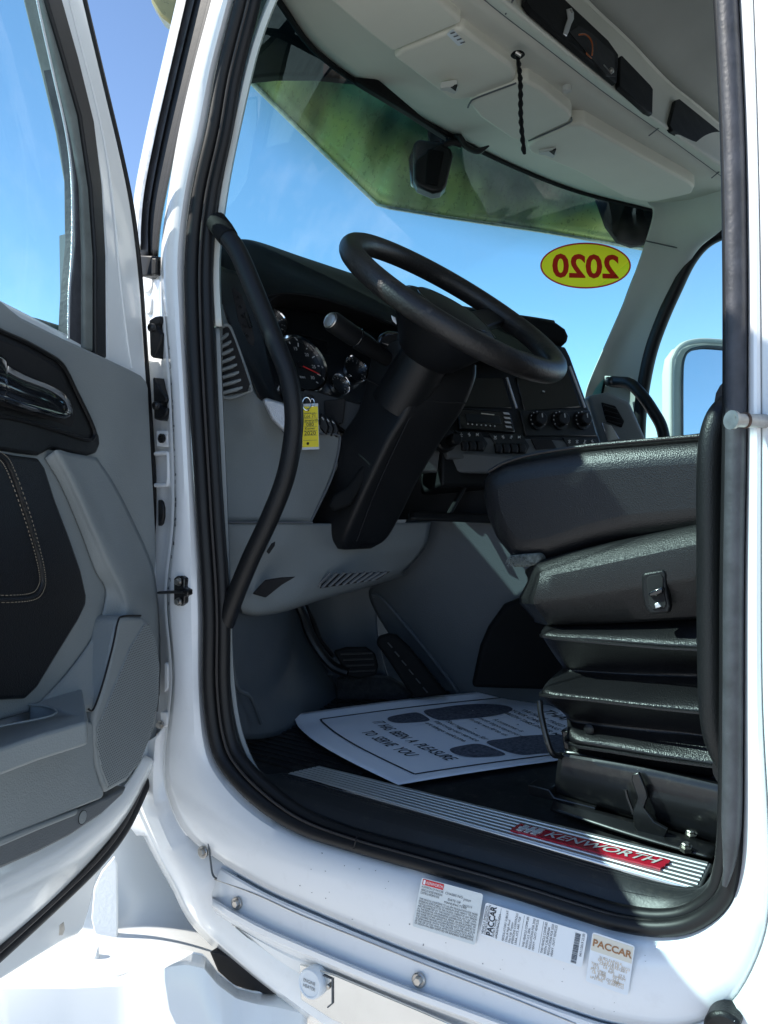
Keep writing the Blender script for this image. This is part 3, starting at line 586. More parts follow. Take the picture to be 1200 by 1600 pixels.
# ------------------------------------------------------------------ dashboard
DB = thing('dashboard', 'black and grey truck dashboard with gauges, vents and a switch row', 'dashboard', (-1.1, .9, 1.65))
MB().patch([L(PD, [(318, 384, 1.98), (345, 392, 2.02), (376, 388, 2.08), (406, 393, 2.12), (470, 414, 2.18), (557, 442, 2.24), (660, 476, 2.32), (760, 496, 2.40), (830, 506, 2.46), (866, 512, 2.48)]), L(PD, [(318, 372, 1.70), (345, 379, 1.74), (376, 375, 1.80), (406, 380, 1.84), (470, 402, 1.88), (557, 431, 1.92), (660, 466, 1.98), (760, 486, 2.05), (830, 496, 2.10), (866, 502, 2.12)]),
            L(PD, [(318, 392, 1.56), (345, 395, 1.60), (378, 398, 1.66), (410, 408, 1.70), (470, 428, 1.74), (560, 458, 1.80), (660, 492, 1.88), (760, 512, 1.95), (830, 520, 2.02), (872, 526, 2.06)]),
            L(PD, [(330, 430, 1.50), (345, 432, 1.52), (390, 450, 1.56), (440, 452, 1.60), (500, 460, 1.64), (580, 486, 1.70), (660, 520, 1.78), (760, 545, 1.86), (830, 550, 1.93), (876, 548, 1.98)]),
            L(PD, [(336, 455, 1.50), (350, 458, 1.52), (398, 478, 1.56), (438, 461, 1.60), (500, 470, 1.64), (580, 497, 1.70), (660, 530, 1.78), (760, 556, 1.86), (830, 562, 1.93), (878, 558, 1.98)]),
            L(PD, [(336, 470, 1.56), (350, 472, 1.58), (404, 490, 1.66), (440, 480, 1.74), (500, 490, 1.78), (580, 516, 1.83), (660, 545, 1.88), (760, 570, 1.94), (830, 575, 2.0), (880, 565, 2.04)])], 60, 40).build('top_pad', 'black_soft', DB, solid=.004)
# brow edge catching the light round the cluster
MB().tube(cr(L(PD, [(404, 492, 1.575), (414, 474, 1.578), (436, 460, 1.598), (470, 459, 1.615), (510, 468, 1.64), (560, 484, 1.675), (610, 506, 1.715)]), 40), .0045, 8).build('cluster_brow', 'black_plastic', DB)
# centre stack hood end
slab(PD, [(800, 492), (840, 496), (870, 503), (884, 513), (889, 524), (886, 538), (850, 532), (800, 522)], 1.97, .12, 'stack_hood', 'black_soft', DB, .012, 4)
# cluster face
cn = unit(A([.90, -.20, .36]))
CF = (PD(500, 570, 1.74), cn)
cf = slab(PN, [(400, 470), (450, 462), (560, 485), (660, 520), (700, 560), (690, 640), (600, 690), (500, 668), (440, 640), (400, 560)], CF, .02, 'cluster_face', 'dial', DB, .003, nrm=-cn)
def gauge(x, y, r, chrome=True, marks=12, need=None):
    c = PN(x, y, CF)+cn*.002
    up_ = unit(A([0, 0, 1])-cn*cn[2]); rt_ = np.cross(up_, cn)
    gz = MB().lathe(c, cn, [(r, 0), (r*1.06, .010), (r*1.02, .013), (r*.95, .011), (r*.92, .002)], 48, cap=False).build('gauge', 'chrome' if chrome else 'black_gloss', DB)
    MB().lathe(c, cn, [(r*.94, .0005), (r*.94, .0015)], 40).build('dial_face', 'dial', gz)
    mb = MB()
    for i in range(marks):
        a = math.radians(225-270*i/(marks-1)); d1 = rt_*math.cos(a)+up_*math.sin(a); d2 = np.cross(cn, d1)
        ln = .14 if i % 2 == 0 else .08
        mb.box(c+cn*.002+d1*r*(.86-ln/2), d1*r*ln/2, d2*r*.016, cn*.0002)
    mb.build('tick_marks', 'dial_mark', gz)
    if need is not None:
        a = math.radians(need); d1 = rt_*math.cos(a)+up_*math.sin(a); d2 = np.cross(cn, d1)
        MB().box(c+cn*.004+d1*r*.38, d1*r*.40, d2*r*.018, cn*.0005).build('needle', 'needle', gz)
        MB().lathe(c+cn*.003, cn, [(r*.12, 0), (r*.10, .004)], 16).build('needle_hub', 'black_plastic', gz)
        for i, s_ in enumerate(('0', '5', '10', '15', '20', '25', '30')):
            a = math.radians(225-270*i/6); d1 = rt_*math.cos(a)+up_*math.sin(a)
            text('numeral', s_, c+cn*.0025+d1*r*.60, rt_, up_, r*.17, 'dial_mark', gz)
        text('numeral', 'RPM', c+cn*.0025-up_*r*.45, rt_, up_, r*.12, 'dial_mark', gz)
    return gz
gauge(466, 572, .062, need=-20)
gauge(424, 508, .030)
gauge(551, 580, .030)
gauge(527, 604, .023)
mb = slab(PN, [(468, 522), (512, 534), (516, 556), (478, 546)], (CF[0]+cn*.003, cn), .002, 'message_screen', 'black_gloss', DB, .0008, nrm=-cn)
MB().tube(L(lambda x, y, v: PN(x, y, (CF[0]+cn*.007, cn)), [(468, 522), (512, 534), (516, 556), (478, 546), (468, 522)]), .0008, 6).build('screen_edge', 'black_plastic', mb)
# switch panel under the cluster
slab(PD, [(424, 598), (440, 606), (446, 640), (520, 660), (560, 690), (640, 700), (650, 600), (560, 630), (500, 612)], 1.665, .04, 'switch_panel', 'black_plastic', DB, .004)
for pts in ([(423, 596), (433, 599), (440, 611), (436, 622), (426, 617)], [(434, 600), (446, 606), (450, 624), (440, 622)]):
    sw = slab(PD, pts, 1.60, .03, 'rocker_switch', 'black_plastic', DB, .003)
MB().tube(L(PD, [(428, 606, 1.598), (436, 610, 1.598)]), .0014, 6).build('switch_icon', 'dial_mark', sw)
MB().tube(L(PD, [(436, 603, 1.598), (434, 612, 1.598)]), .0012, 6).build('switch_icon', 'dial_mark', sw)
slab(PD, [(506, 626), (540, 622), (536, 660), (520, 668), (508, 650)], 1.655, .004, 'stowage_slot', 'dark_hole', DB, .002)
for i in range(3):
    x = 500+i*8; sw = slab(PD, [(x, 644+i*3), (x+9, 652+i*3), (x+14, 666+i*3), (x+10, 680+i*2), (x-2, 668+i*2)], 1.60+.012*i, .03, 'rocker_switch', 'black_plastic', DB, .003)
    MB().tube(L(PD, [(x+3, 652+i*3, 1.598+.012*i), (x+6, 656+i*3, 1.598+.012*i)]), .0012, 6).build('switch_icon', 'dial_mark', sw)
# grey outer end of the dash with the slatted grille
ge = MB().patch([L(PD, [(338, 470, 1.44), (344, 474, 1.45), (352, 484, 1.47), (360, 506, 1.48)]),
                 L(PD, [(338, 540, 1.43), (350, 545, 1.45), (362, 548, 1.47), (374, 552, 1.49)]),
                 L(PD, [(338, 622, 1.42), (365, 624, 1.46), (390, 626, 1.49), (410, 628, 1.51)]),
                 L(PD, [(340, 676, 1.41), (390, 680, 1.49), (445, 682, 1.55), (532, 682, 1.64)]),
                 L(PD, [(344, 740, 1.41), (395, 745, 1.49), (450, 747, 1.55), (518, 748, 1.63)]),
                 L(PD, [(350, 816, 1.41), (400, 816, 1.49), (450, 816, 1.55), (486, 816, 1.60)])], 30, 36).build('end_panel', 'grey_trim', DB, solid=.004)
MB().tube(cr(L(PD, [(438, 668, 1.535), (450, 677, 1.54), (490, 678, 1.585), (526, 679, 1.625), (531, 692, 1.63), (520, 742, 1.62), (497, 792, 1.602), (486, 814, 1.595)]), 50), .0022, 6).build('panel_joint', 'ink_grey', DB)
hole = slab(PD, [(346, 512), (357, 510), (366, 530), (390, 600), (386, 611), (348, 618)], 1.435, .006, 'end_grille', 'dark_hole', DB, .001)
for i in range(8):
    y = 526+i*12.0; xr = np.interp(y-8, [512, 530, 600, 611], [358, 367, 391, 389])
    MB().tube(L(PD, [(344, y+5, 1.428), ((344+xr)/2, y-1, 1.434), (xr, y-8, 1.442)]), .0034, 6).build('slat', 'grey_trim', hole)
MB().tube(cr(L(PD, [(345, 511, 1.432), (357, 509, 1.436), (367, 530, 1.44), (391, 600, 1.45), (387, 612, 1.45), (347, 619, 1.43), (345, 560, 1.43), (345, 511, 1.432)]), 50), .003, 6).build('grille_rim', 'grey_trim', hole)
# black vent strip between grille and cluster
vs_ = MB().patch([L(PD, [(338, 412, 1.46), (352, 420, 1.49), (378, 428, 1.53), (398, 440, 1.56)]),
                  L(PD, [(340, 468, 1.45), (354, 472, 1.47), (384, 476, 1.52), (404, 490, 1.56)]),
                  L(PD, [(352, 486, 1.462), (366, 520, 1.475), (392, 530, 1.52), (414, 540, 1.56)]),
                  L(PD, [(372, 550, 1.478), (384, 570, 1.49), (408, 584, 1.52), (426, 594, 1.56)]),
                  L(PD, [(404, 620, 1.498), (414, 628, 1.51), (430, 632, 1.53), (446, 640, 1.56)])], 20, 24).build('vent_surround', 'black_plastic', DB, solid=.004)
hv = slab(PD, [(362, 452), (366, 448), (378, 462), (388, 490), (398, 530), (396, 540), (388, 536), (372, 500)], 1.462, .004, 'side_vent', 'dark_hole', DB, .001)
for i in range(5):
    t = i/4; MB().tube(L(PD, [(366+14*t+4, 462+15*i, 1.460), (376+15*t, 470+15*i, 1.466)]), .002, 6).build('vane', 'black_plastic', hv)
MB().tube(L(PD, [(384, 488, 1.458), (392, 512, 1.458)]), .0035, 8).build('vent_wheel', 'black_gloss', hv)
slab(PD, [(408, 624), (416, 621), (446, 630), (451, 650), (451, 674), (440, 672), (424, 656)], 1.475, .03, 'silver_end', 'silver_plastic', DB, .005, 3)
# centre stack, angled to the driver: tilted plane
sn = unit(A([.82, -.46, .20])); SP = (PD(820, 620, 1.98), sn)
def spo(o): return (SP[0]+sn*o, sn)
slab(PN, [(690, 560), (800, 548), (884, 540), (892, 556), (944, 700), (940, 760), (690, 760)], SP, .10, 'stack_face', 'black_plastic', DB, .008, 3, nrm=-sn)
for pts in ([(716, 590), (786, 590), (800, 638), (716, 636)], [(806, 590), (888, 582), (908, 636), (820, 642)]):
    sp_ = slab(PN, pts, spo(.003), .004, 'panel_tray', 'black_gloss', DB, .0015, nrm=-sn)
MB().tube([PN(848, 611, spo(.008)), PN(851, 612, spo(.008))], .0016, 6).build('tray_mark', 'dial_mark', sp_)
for a, b in (((792, 590), (807, 638)), ((890, 572), (914, 637))):
    MB().tube([PN(*a, spo(.006)), PN(*b, spo(.006))], .0030, 8).build('trim_bar', 'silver_plastic', DB)
ra = slab(PN, [(716, 638), (797, 643), (806, 676), (718, 671)], spo(.008), .010, 'radio', 'black_gloss', DB, .003, nrm=-sn)
slab(PN, [(728, 646), (780, 649), (784, 662), (730, 659)], spo(.010), .003, 'radio_display', 'dial', ra, .001, nrm=-sn)
for i in range(7): MB().lathe(PN(731+i*7, 662.5+i*.55, spo(.0105)), sn, [(.0020, 0), (.0016, .001)], 8).build('button', 'dial_mark', ra)
for i in range(4): slab(PN, [(786+i*1.2, 644+i*7), (795+i*1.2, 645+i*7), (797+i*1.2, 648+i*7), (788+i*1.2, 647+i*7)], spo(.0105), .001, 'button', 'dial_mark', ra, 0, nrm=-sn)
MB().tube([PN(752, 646, spo(.0115)), PN(772, 648, spo(.0115))], .0013, 6).build('display_text', 'label_cream', ra)
hc = slab(PN, [(812, 640), (922, 641), (934, 682), (822, 682)], spo(.004), .006, 'climate_panel', 'dial', DB, .003, nrm=-sn)
for i, x in enumerate((839, 874, 909)):
    kb_ = MB().lathe(PN(x, 657, spo(.005)), sn, [(.0235, 0), (.0235, .004), (.0170, .005), (.0155, .020), (.0130, .022)], 28).build('climate_knob', 'black_plastic', DB)
    c = PN(x, 657, spo(.005)); up_ = unit(A([0, 0, 1])-sn*sn[2]); r_ = np.cross(up_, sn)
    for k_ in range(9):
        a = math.radians(210-240*k_/8); MB().box(c+sn*.0046+(r_*math.cos(a)+up_*math.sin(a))*.0205, r_*.0014, up_*.0014, sn*.0003).build('knob_mark', 'dial_mark', kb_)
    MB().box(c+sn*.0225+up_*.006, r_*.0012, up_*.005, sn*.0005).build('pointer', 'dial_mark', kb_)
# grey switch shelf
slab(PN, [(690, 680), (800, 684), (935, 690), (948, 720), (700, 716)], spo(.012), .03, 'switch_shelf', 'grey_dark', DB, .004, nrm=-sn)
def sgroup(x0, y0, n_, wdt):
    g_ = slab(PN, [(x0, y0), (x0+n_*wdt+2, y0+2), (x0+n_*wdt+14, y0+20), (x0+n_*wdt+8, y0+32), (x0+13, y0+31), (x0+10, y0+16)], spo(.016), .006, 'switch_bank', 'dial', DB, .001, nrm=-sn)
    for i in range(n_):
        x = x0+i*wdt
        sw = slab(PN, [(x+9, y0+15), (x+9+wdt*.82, y0+16), (x+12+wdt*.82, y0+24), (x+10+wdt*.8, y0+31), (x+12, y0+30), (x+12, y0+22)], spo(.024), .01, 'rocker_switch', 'black_plastic', DB, .003, nrm=-sn)
        xx = x+6+wdt*.3; k_ = MB()
        for dx, dy, ex, ey in random.sample([(-2, 0, 2, 0), (0, -3, 0, 3), (-2, -2, 2, 2), (-2, 2, 2, -2), (-2, 3, 2, 3)], 3):
            k_.tube([PN(xx+dx, y0+6+dy, spo(.0175)), PN(xx+ex, y0+6+ey, spo(.0175))], .0008, 5)
        k_.build('switch_icon', 'dial_mark', sw)
sgroup(711, 673, 3, 12.5); sgroup(764, 677, 4, 12.5); sgroup(880, 684, 4, 12)
slab(PN, [(830, 686), (862, 687), (870, 700), (838, 702)], spo(.016), .004, 'blank_slot', 'dark_hole', DB, .001, nrm=-sn)
MB().lathe(PN(692, 690, spo(.02)), sn, [(.026, 0), (.026, .015), (.022, .018)], 22).build('socket', 'black_plastic', DB)
MB().lathe(PN(702, 691, spo(.03)), sn, [(.014, 0), (.014, .03), (.011, .034)], 18).build('valve_knob', 'black_plastic', DB)
# lower centre: grey strip and open cubby
slab(PD, [(660, 700), (800, 712), (830, 740), (640, 738)], 1.86, .06, 'lower_strip', 'grey_dark', DB, .006)
slab(PD, [(620, 735), (760, 733), (800, 745), (800, 812), (600, 812)], 1.93, .05, 'cubby_back', 'dark_hole', DB, .004)
MB().patch([L(PD, [(640, 798, 1.80), (700, 802, 1.82), (800, 806, 1.85)]), L(PD, [(640, 812, 1.79), (700, 814, 1.81), (800, 818, 1.84)])], 12, 4).build('cubby_lip', 'black_plastic', DB, solid=.006)
MB().tube(L(PD, [(735, 745, 1.90), (700, 806, 1.84)]), .006, 8).build('cubby_divider', 'black_plastic', DB)
# far end with round vent and small screen
slab(PD, [(918, 618), (950, 612), (985, 628), (1012, 690), (1010, 720), (948, 720)], 2.25, .25, 'far_end', 'grey_trim', DB, .012, 4)
fv = slab(PD, [(940, 628), (962, 634), (976, 658), (972, 668), (948, 658)], 2.243, .02, 'far_vent', 'dark_hole', DB, .003)
for i in range(4): MB().tube(L(PD, [(943+i*1.5, 634+i*8, 2.24), (962+i*3, 640+i*8, 2.24)]), .003, 6).build('vane', 'black_plastic', fv)
slab(PD, [(940, 660), (956, 664), (968, 686), (950, 690)], 2.242, .004, 'glossy_cover', 'chrome', DB, .001)
# knee panel below
kp = MB().patch([L(PD, [(350, 818, 1.40), (400, 818, 1.48), (450, 818, 1.54), (500, 818, 1.62), (580, 818, 1.74), (672, 816, 1.84)]),
                 L(PD, [(352, 850, 1.41), (400, 856, 1.48), (450, 858, 1.55), (500, 860, 1.63), (580, 858, 1.74), (666, 848, 1.84)]),
                 L(PD, [(356, 896, 1.43), (400, 900, 1.50), (450, 900, 1.57), (510, 890, 1.65), (580, 882, 1.76), (650, 872, 1.85)]),
                 L(PD, [(376, 948, 1.47), (400, 952, 1.50), (440, 946, 1.56), (500, 928, 1.66), (560, 914, 1.76), (630, 892, 1.86)]),
                 L(PD, [(378, 957, 1.52), (402, 961, 1.56), (442, 955, 1.62), (502, 936, 1.72), (562, 920, 1.82), (634, 898, 1.92)])], 50, 36).build('knee_panel', 'grey_trim', DB, solid=.004)
MB().tube(L(PD, [(352, 816, 1.396), (400, 816.5, 1.474), (450, 816.5, 1.535), (488, 816.5, 1.58)]), .0022, 6).build('panel_joint', 'ink_grey', DB)
gr = slab(PD, [(490, 921), (524, 897), (610, 893), (590, 906)], 1.645, .004, 'foot_grille', 'dark_hole', DB, .0005)
gr.location = (0, 0, 0)
for i in range(9):
    x = 500+i*11; MB().tube(L(PD, [(x-8, 920-i*1.6, 1.640), (x+16, 895-i*.2, 1.640)]), .0030, 5).build('grille_bar', 'grey_dark', gr)
slab(PD, [(394, 928), (414, 906), (440, 902), (462, 901), (440, 914), (415, 934)], 1.485, .004, 'pull_recess', 'dark_hole', DB, .002)
slab(PD, [(416, 862), (424, 849), (430, 846), (429, 853), (420, 866)], 1.478, .004, 'key_recess', 'dark_hole', DB, .001)
# footwell linings
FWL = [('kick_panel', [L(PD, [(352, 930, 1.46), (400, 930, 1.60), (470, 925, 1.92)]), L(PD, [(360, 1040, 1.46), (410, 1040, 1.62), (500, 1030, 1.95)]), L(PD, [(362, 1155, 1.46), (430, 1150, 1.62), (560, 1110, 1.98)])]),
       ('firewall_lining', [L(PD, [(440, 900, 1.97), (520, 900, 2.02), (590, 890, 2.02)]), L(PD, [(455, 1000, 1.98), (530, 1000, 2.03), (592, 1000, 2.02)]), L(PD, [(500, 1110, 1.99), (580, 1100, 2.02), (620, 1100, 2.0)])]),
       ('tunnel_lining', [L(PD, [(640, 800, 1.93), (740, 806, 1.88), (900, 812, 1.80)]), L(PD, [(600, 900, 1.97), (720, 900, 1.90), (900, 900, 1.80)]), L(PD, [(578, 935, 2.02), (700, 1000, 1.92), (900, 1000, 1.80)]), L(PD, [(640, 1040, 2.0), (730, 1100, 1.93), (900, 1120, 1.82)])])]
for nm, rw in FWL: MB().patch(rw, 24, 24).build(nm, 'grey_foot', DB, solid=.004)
MB().tube(cr(L(PD, [(582, 930, 2.0), (596, 935, 1.99), (640, 985, 1.965), (700, 1060, 1.93), (720, 1090, 1.925)]), 24), .005, 10).build('tunnel_edge', 'grey_foot', DB)
slab(PD, [(738, 1075), (752, 1010), (765, 980), (790, 945), (830, 928), (900, 925), (900, 1080)], 1.78, .03, 'tunnel_pocket', 'black_soft', DB, .01, 3)
MB().tube(cr(L(PD, [(362, 1030, 1.455), (372, 1075, 1.47), (392, 1090, 1.50), (408, 1130, 1.54)]), 20), .004, 8).build('kick_crease', 'grey_foot', DB)
MB().tube(cr(L(PD, [(478, 1046, 1.90), (505, 1052, 1.94), (520, 1054, 1.95)]), 10), .003, 8).build('mat_crease', 'grey_foot', DB)

# ------------------------------------------------------------------ steering wheel and column
SW = thing('steering_wheel', 'black leather steering wheel on a tall black column with a stalk', 'steering wheel', PD(540, 850, 1.72))
wc = PD(711.4, 478, 1.515); wn = unit(A([.609, -.04, .793])); wa = unit(np.cross(A([0, 0, 1.]), wn)); wb = np.cross(wn, wa)
Rr = .215
rim = MB().tube([wc+(wa*math.cos(t)+wb*math.sin(t))*Rr for t in np.linspace(0, 2*math.pi, 96, endpoint=False)], .0205, 20, closed=True, ref=wn).build('rim', 'rim_leather', SW)
hub = MB().lathe(wc-wn*.115, wn, [(.048, 0), (.060, .010), (.080, .040), (.098, .066), (.104, .078), (.103, .088), (.096, .097), (.080, .106), (.055, .113), (.025, .117)], 48).build('hub', 'black_plastic', SW)
MB().tube([wc-wn*.115+wn*.099+(wa*math.cos(t)+wb*math.sin(t))*.0955 for t in np.linspace(0, 2*math.pi, 64, endpoint=False)], .0014, 6, closed=True).build('horn_seam', 'black_gloss', hub)
MB().tube([wc-wn*.115+wn*.1085+(wa*math.cos(t)*1.0+wb*math.sin(t))*.075 for t in np.linspace(0, 2*math.pi, 64, endpoint=False)], .0009, 6, closed=True).build('horn_seam', 'black_gloss', hub)
for a in (10, 170, 235, 305):
    a = math.radians(a); d1 = wa*math.cos(a)+wb*math.sin(a); d2 = np.cross(wn, d1)
    MB().grid([[wc-wn*.032+d1*.088+d2*s_*.034+wn*h for s_, h in ((-1, -.008), (1, -.008), (1, .012), (-1, .012))],
               [wc-wn*.024+d1*.14+d2*s_*.026+wn*h for s_, h in ((-1, -.008), (1, -.008), (1, .010), (-1, .010))],
               [wc-wn*.004+d1*.212+d2*s_*.024+wn*h for s_, h in ((-1, -.007), (1, -.007), (1, .008), (-1, .008))]], cu=True).build('spoke', 'black_plastic', SW, bevel=.004)
# badge strip just under the rim
slab(PD, [(611, 492), (618, 496), (620, 507), (613, 501)], 1.40, .004, 'rim_badge', 'aluminium', SW, .001)
# column neck and shroud
MB().lathe(wc-wn*.22, wn, [(.052, 0), (.050, .06), (.047, .12)], 28).build('neck', 'black_plastic', SW)
cl_rows = [[(580, 548, 1.60), (624, 530, 1.56), (748, 572, 1.60), (690, 556, 1.76)],
           [(572, 580, 1.605), (636, 590, 1.545), (745, 596, 1.595), (690, 596, 1.77)],
           [(556, 640, 1.62), (634, 640, 1.55), (726, 640, 1.60), (670, 640, 1.79)],
           [(524, 690, 1.64), (606, 690, 1.565), (692, 690, 1.62), (630, 690, 1.81)],
           [(500, 750, 1.665), (577, 750, 1.585), (656, 750, 1.645), (600, 750, 1.84)],
           [(472, 808, 1.69), (551, 808, 1.61), (627, 808, 1.67), (570, 808, 1.87)],
           [(466, 836, 1.71), (538, 842, 1.63), (606, 842, 1.69), (550, 840, 1.88)],
           [(484, 852, 1.73), (539, 859, 1.65), (582, 857, 1.71), (550, 850, 1.86)]]
def rsec(p):
    out = []; n_ = len(p)
    for i in range(n_):
        a_, b_, c_ = p[i-1], p[i], p[(i+1) % n_]; e0 = b_+(a_-b_)*.09; e1 = b_+(c_-b_)*.09
        out += [e0*(1-t)**2+b_*2*t*(1-t)+e1*t*t for t in (0, .25, .5, .75, 1)]
        out += [e1*(1-t)+(c_+(b_-c_)*.09)*t for t in (.33, .66)]
    return out
rws = [rsec(L(PD, r)) for r in cl_rows]; nk = len(rws[0])
rws = [[cr([r[j] for r in rws], 48)[i] for j in range(nk)] for i in range(48)]
mb = MB().grid(rws, cu=True); mb.f.append(tuple(range(nk))); mb.f.append(tuple(47*nk+k for k in range(nk)))
shd = mb.build('column_shroud', 'black_plastic', SW, ang=50)
MB().tube(cr(L(PD, [(566, 590, 1.604), (600, 606, 1.572), (630, 620, 1.545), (680, 627, 1.57), (728, 630, 1.593)]), 30), .0016, 6).build('shroud_joint', 'dark_hole', shd)
MB().tube(cr(L(PD, [(650, 632, 1.556), (612, 712, 1.574), (582, 780, 1.60), (558, 845, 1.635)]), 30), .0012, 6).build('shroud_joint', 'dark_hole', shd)
lv = slab(PD, [(560, 735), (572, 718), (586, 718), (580, 730), (566, 760), (548, 790), (522, 800), (512, 790), (522, 772), (540, 762)], 1.595, .03, 'tilt_lever', 'black_soft', SW, .006, 3)
# stalk
sk = MB(); p0, p1, p2, p3 = PD(606, 562, 1.58), PD(568, 532, 1.52), PD(545, 518, 1.495), PD(517, 501, 1.46)
sx_ = unit(p3-p0); ln = np.linalg.norm(p3-p0)
stk = MB().lathe(p0, sx_, [(.014, 0), (.016, ln*.25), (.0185, ln*.42), (.0185, ln*.97), (.0165, ln)], 28).build('stalk', 'black_plastic', SW)
MB().lathe(p0, sx_, [(.0188, ln*.58), (.0194, ln*.585), (.0194, ln*.60), (.0188, ln*.605)], 28, cap=False).build('stalk_ring', 'black_gloss', stk)
MB().lathe(p3, sx_, [(.0135, -.002), (.0155, .0015), (.0145, .003), (.012, .0015)], 28).build('stalk_ring', 'steel', stk)
MB().lathe(p3, sx_, [(.0115, 0), (.0110, .0022), (.006, .0040)], 28).build('stalk_button', 'silver_plastic', stk)
slab(PD, [(583, 540), (592, 522), (606, 516), (628, 518), (640, 536), (610, 545)], 1.575, .05, 'collar', 'black_gloss', SW, .008, 3)

# ------------------------------------------------------------------ pedals
bp = thing('brake_pedal', 'black brake pedal on a curved hanging arm', 'pedal', PD(555, 1060, 1.85))
MB().tube(cr(L(PD, [(455, 925, 1.84), (472, 955, 1.84), (484, 990, 1.83), (502, 1020, 1.82), (522, 1042, 1.81), (545, 1052, 1.80)]), 30), .016, 10, flat=.7).build('arm', 'black_metal', bp)
MB().tube(cr(L(PD, [(472, 935, 1.86), (488, 970, 1.86), (500, 1000, 1.85), (520, 1026, 1.83)]), 24), .007, 8).build('spring_rod', 'black_metal', bp)
pd_ = slab(PD, [(520, 1018), (540, 1012), (572, 1012), (586, 1022), (591, 1042), (588, 1056), (560, 1062), (544, 1058)], 1.80, .02, 'pad', 'black_soft', bp, .006, 3)
for i in range(4): MB().tube(L(PD, [(532+i*4, 1022+i*9, 1.797), (582+i*1.5, 1020+i*9, 1.80)]), .0022, 6).build('tread', 'black_plastic', pd_)
ap = thing('accelerator_pedal', 'long black accelerator pedal with ribbed tread', 'pedal', PD(690, 1085, 1.85))
pd_ = slab(PD, [(587, 1006), (592, 995), (606, 991), (620, 993), (640, 1012), (665, 1042), (700, 1086), (650, 1092), (638, 1080), (605, 1030)], 1.82, .025, 'pad', 'black_soft', ap, .007, 3)
for i in range(6): MB().tube(L(PD, [(606+i*11, 1004+i*14, 1.816), (613+i*11, 1012+i*14, 1.816)]), .0016, 6).build('tread', 'rubber_grey', pd_)
slab(PD, [(524, 1062), (560, 1058), (610, 1062), (650, 1085), (620, 1110), (526, 1110)], 1.90, .05, 'pedal_base', 'carpet_dark', ap, .01, 3)

# ------------------------------------------------------------------ grab handles at the doorway
h1 = thing('grab_handle', 'long bowed black grab handle beside the steering wheel, at the front door post', 'handle', PD(365, 960, 1.40))
pth = cr(L(PD, [(343, 352, 1.335), (352, 366, 1.325), (372, 394, 1.315), (396, 450, 1.305), (424, 520, 1.30), (448, 580, 1.295), (458, 630, 1.295), (458, 680, 1.30), (446, 745, 1.305), (422, 808, 1.315), (392, 872, 1.33), (368, 930, 1.35), (352, 975, 1.365)]), 80)
MB().tube(pth, [.0135]*3+[.0150]*77, 18).build('bar', 'black_plastic', h1)
MB().tube(L(PD, [(338, 346, 1.34), (350, 362, 1.328), (357, 372, 1.322)]), [.017, .0175, .0165], 16).build('end_cap', 'black_soft', h1)
h2 = thing('grab_handle', 'upright black grab handle inside the rear door post beside the seat', 'handle', PY(1120, 1200, .05))
pth = cr([PY(1175, 622, .08), PY(1140, 634, .07), PY(1119, 662, .06), PY(1110, 720, .055), PY(1109, 850, .055), PY(1110, 1000, .055), PY(1113, 1110, .055), PY(1124, 1165, .06), PY(1145, 1200, .07)], 70)
MB().tube(pth, .0148, 18).build('bar', 'black_plastic', h2)
MB().lathe(PY(1160, 625, .085), (0, 1, 0), [(.03, -.004), (.03, .01)], 20).build('foot', 'black_plastic', h2)
MB().lathe(PY(1150, 1203, .08), (0, 1, 0), [(.026, -.004), (.026, .01)], 20).build('foot', 'black_plastic', h2)
# striker pin of the latch on the rear post
sp = MB().tube([PY(1143, 657, -.062), PY(1150, 657, -.058), PY(1196, 658, -.022)], .0072, 16).build('striker_pin', 'steel', CAB)
MB().tube([PY(1142, 656, -.063), PY(1146, 656.5, -.060)], .0098, 16).build('pin_head', 'steel', sp)
MB().tube([PY(1163, 657, -.048), PY(1166, 657, -.046)], .0082, 16).build('pin_ring', 'rust', sp)

# ------------------------------------------------------------------ driver's seat
ST = thing('driver_seat', 'black leather air suspension seat with plastic side panel and pleated bellows', 'seat', (-.3, .47, 1.25))
YS = .22
def prof(pts, y0, wd, name, m, par, bev, seg=4): return MB().prism(L(PY, pts, y0), (0, wd, 0)).build(name, m, par, bevel=bev, seg=seg)
CU = [(743, 775), (744, 748), (757, 730), (786, 717), (830, 708), (890, 698), (950, 691), (1090, 679), (1210, 670), (1330, 660), (1330, 815), (1210, 826), (1090, 838), (990, 846), (930, 858), (860, 880), (815, 884), (788, 874), (763, 842), (749, 808)]
cush = prof(CU, YS, .50, 'cushion', 'leather', ST, .042, 7)
sm = cr([(764, 735), (790, 721), (830, 709), (890, 699), (950, 692), (1090, 680), (1210, 671)], 60)
MB().tube([PY(x, y+1.5, YS+.012) for x, y in sm], .0030, 8).build('piping', 'vinyl', cush)
mb = MB()
for i in range(6, 58): mb.tube([PY(sm[i][0], sm[i][1]-.6, YS+.016), PY(sm[i][0]+3.4, sm[i][1]-1.0, YS+.016)], .0008, 5)
mb.build('stitching', 'stitch', cush)['kind'] = 'stuff'
fo_ = slab(PY, [(789, 876), (796, 868), (815, 866), (842, 864), (846, 872), (840, 882), (820, 886), (800, 886)], YS-.004, .10, 'foam_edge', 'foam', ST, .004, 3)
pth = L(PY, [(793, 878, YS-.006), (815, 875, YS-.006), (842, 872, YS-.006)]); mb = MB()
for i in range(150):
    q = pth[0]*(1-i/260)+pth[2]*(i/260)+A([rng.normal(0, .001), -.001, rng.normal(0, .004)]); d = rng.normal(0, .0018, 3); mb.tube([q, q+d], .0004, 4)
mb.build('fuzz', 'felt', fo_)['kind'] = 'stuff'
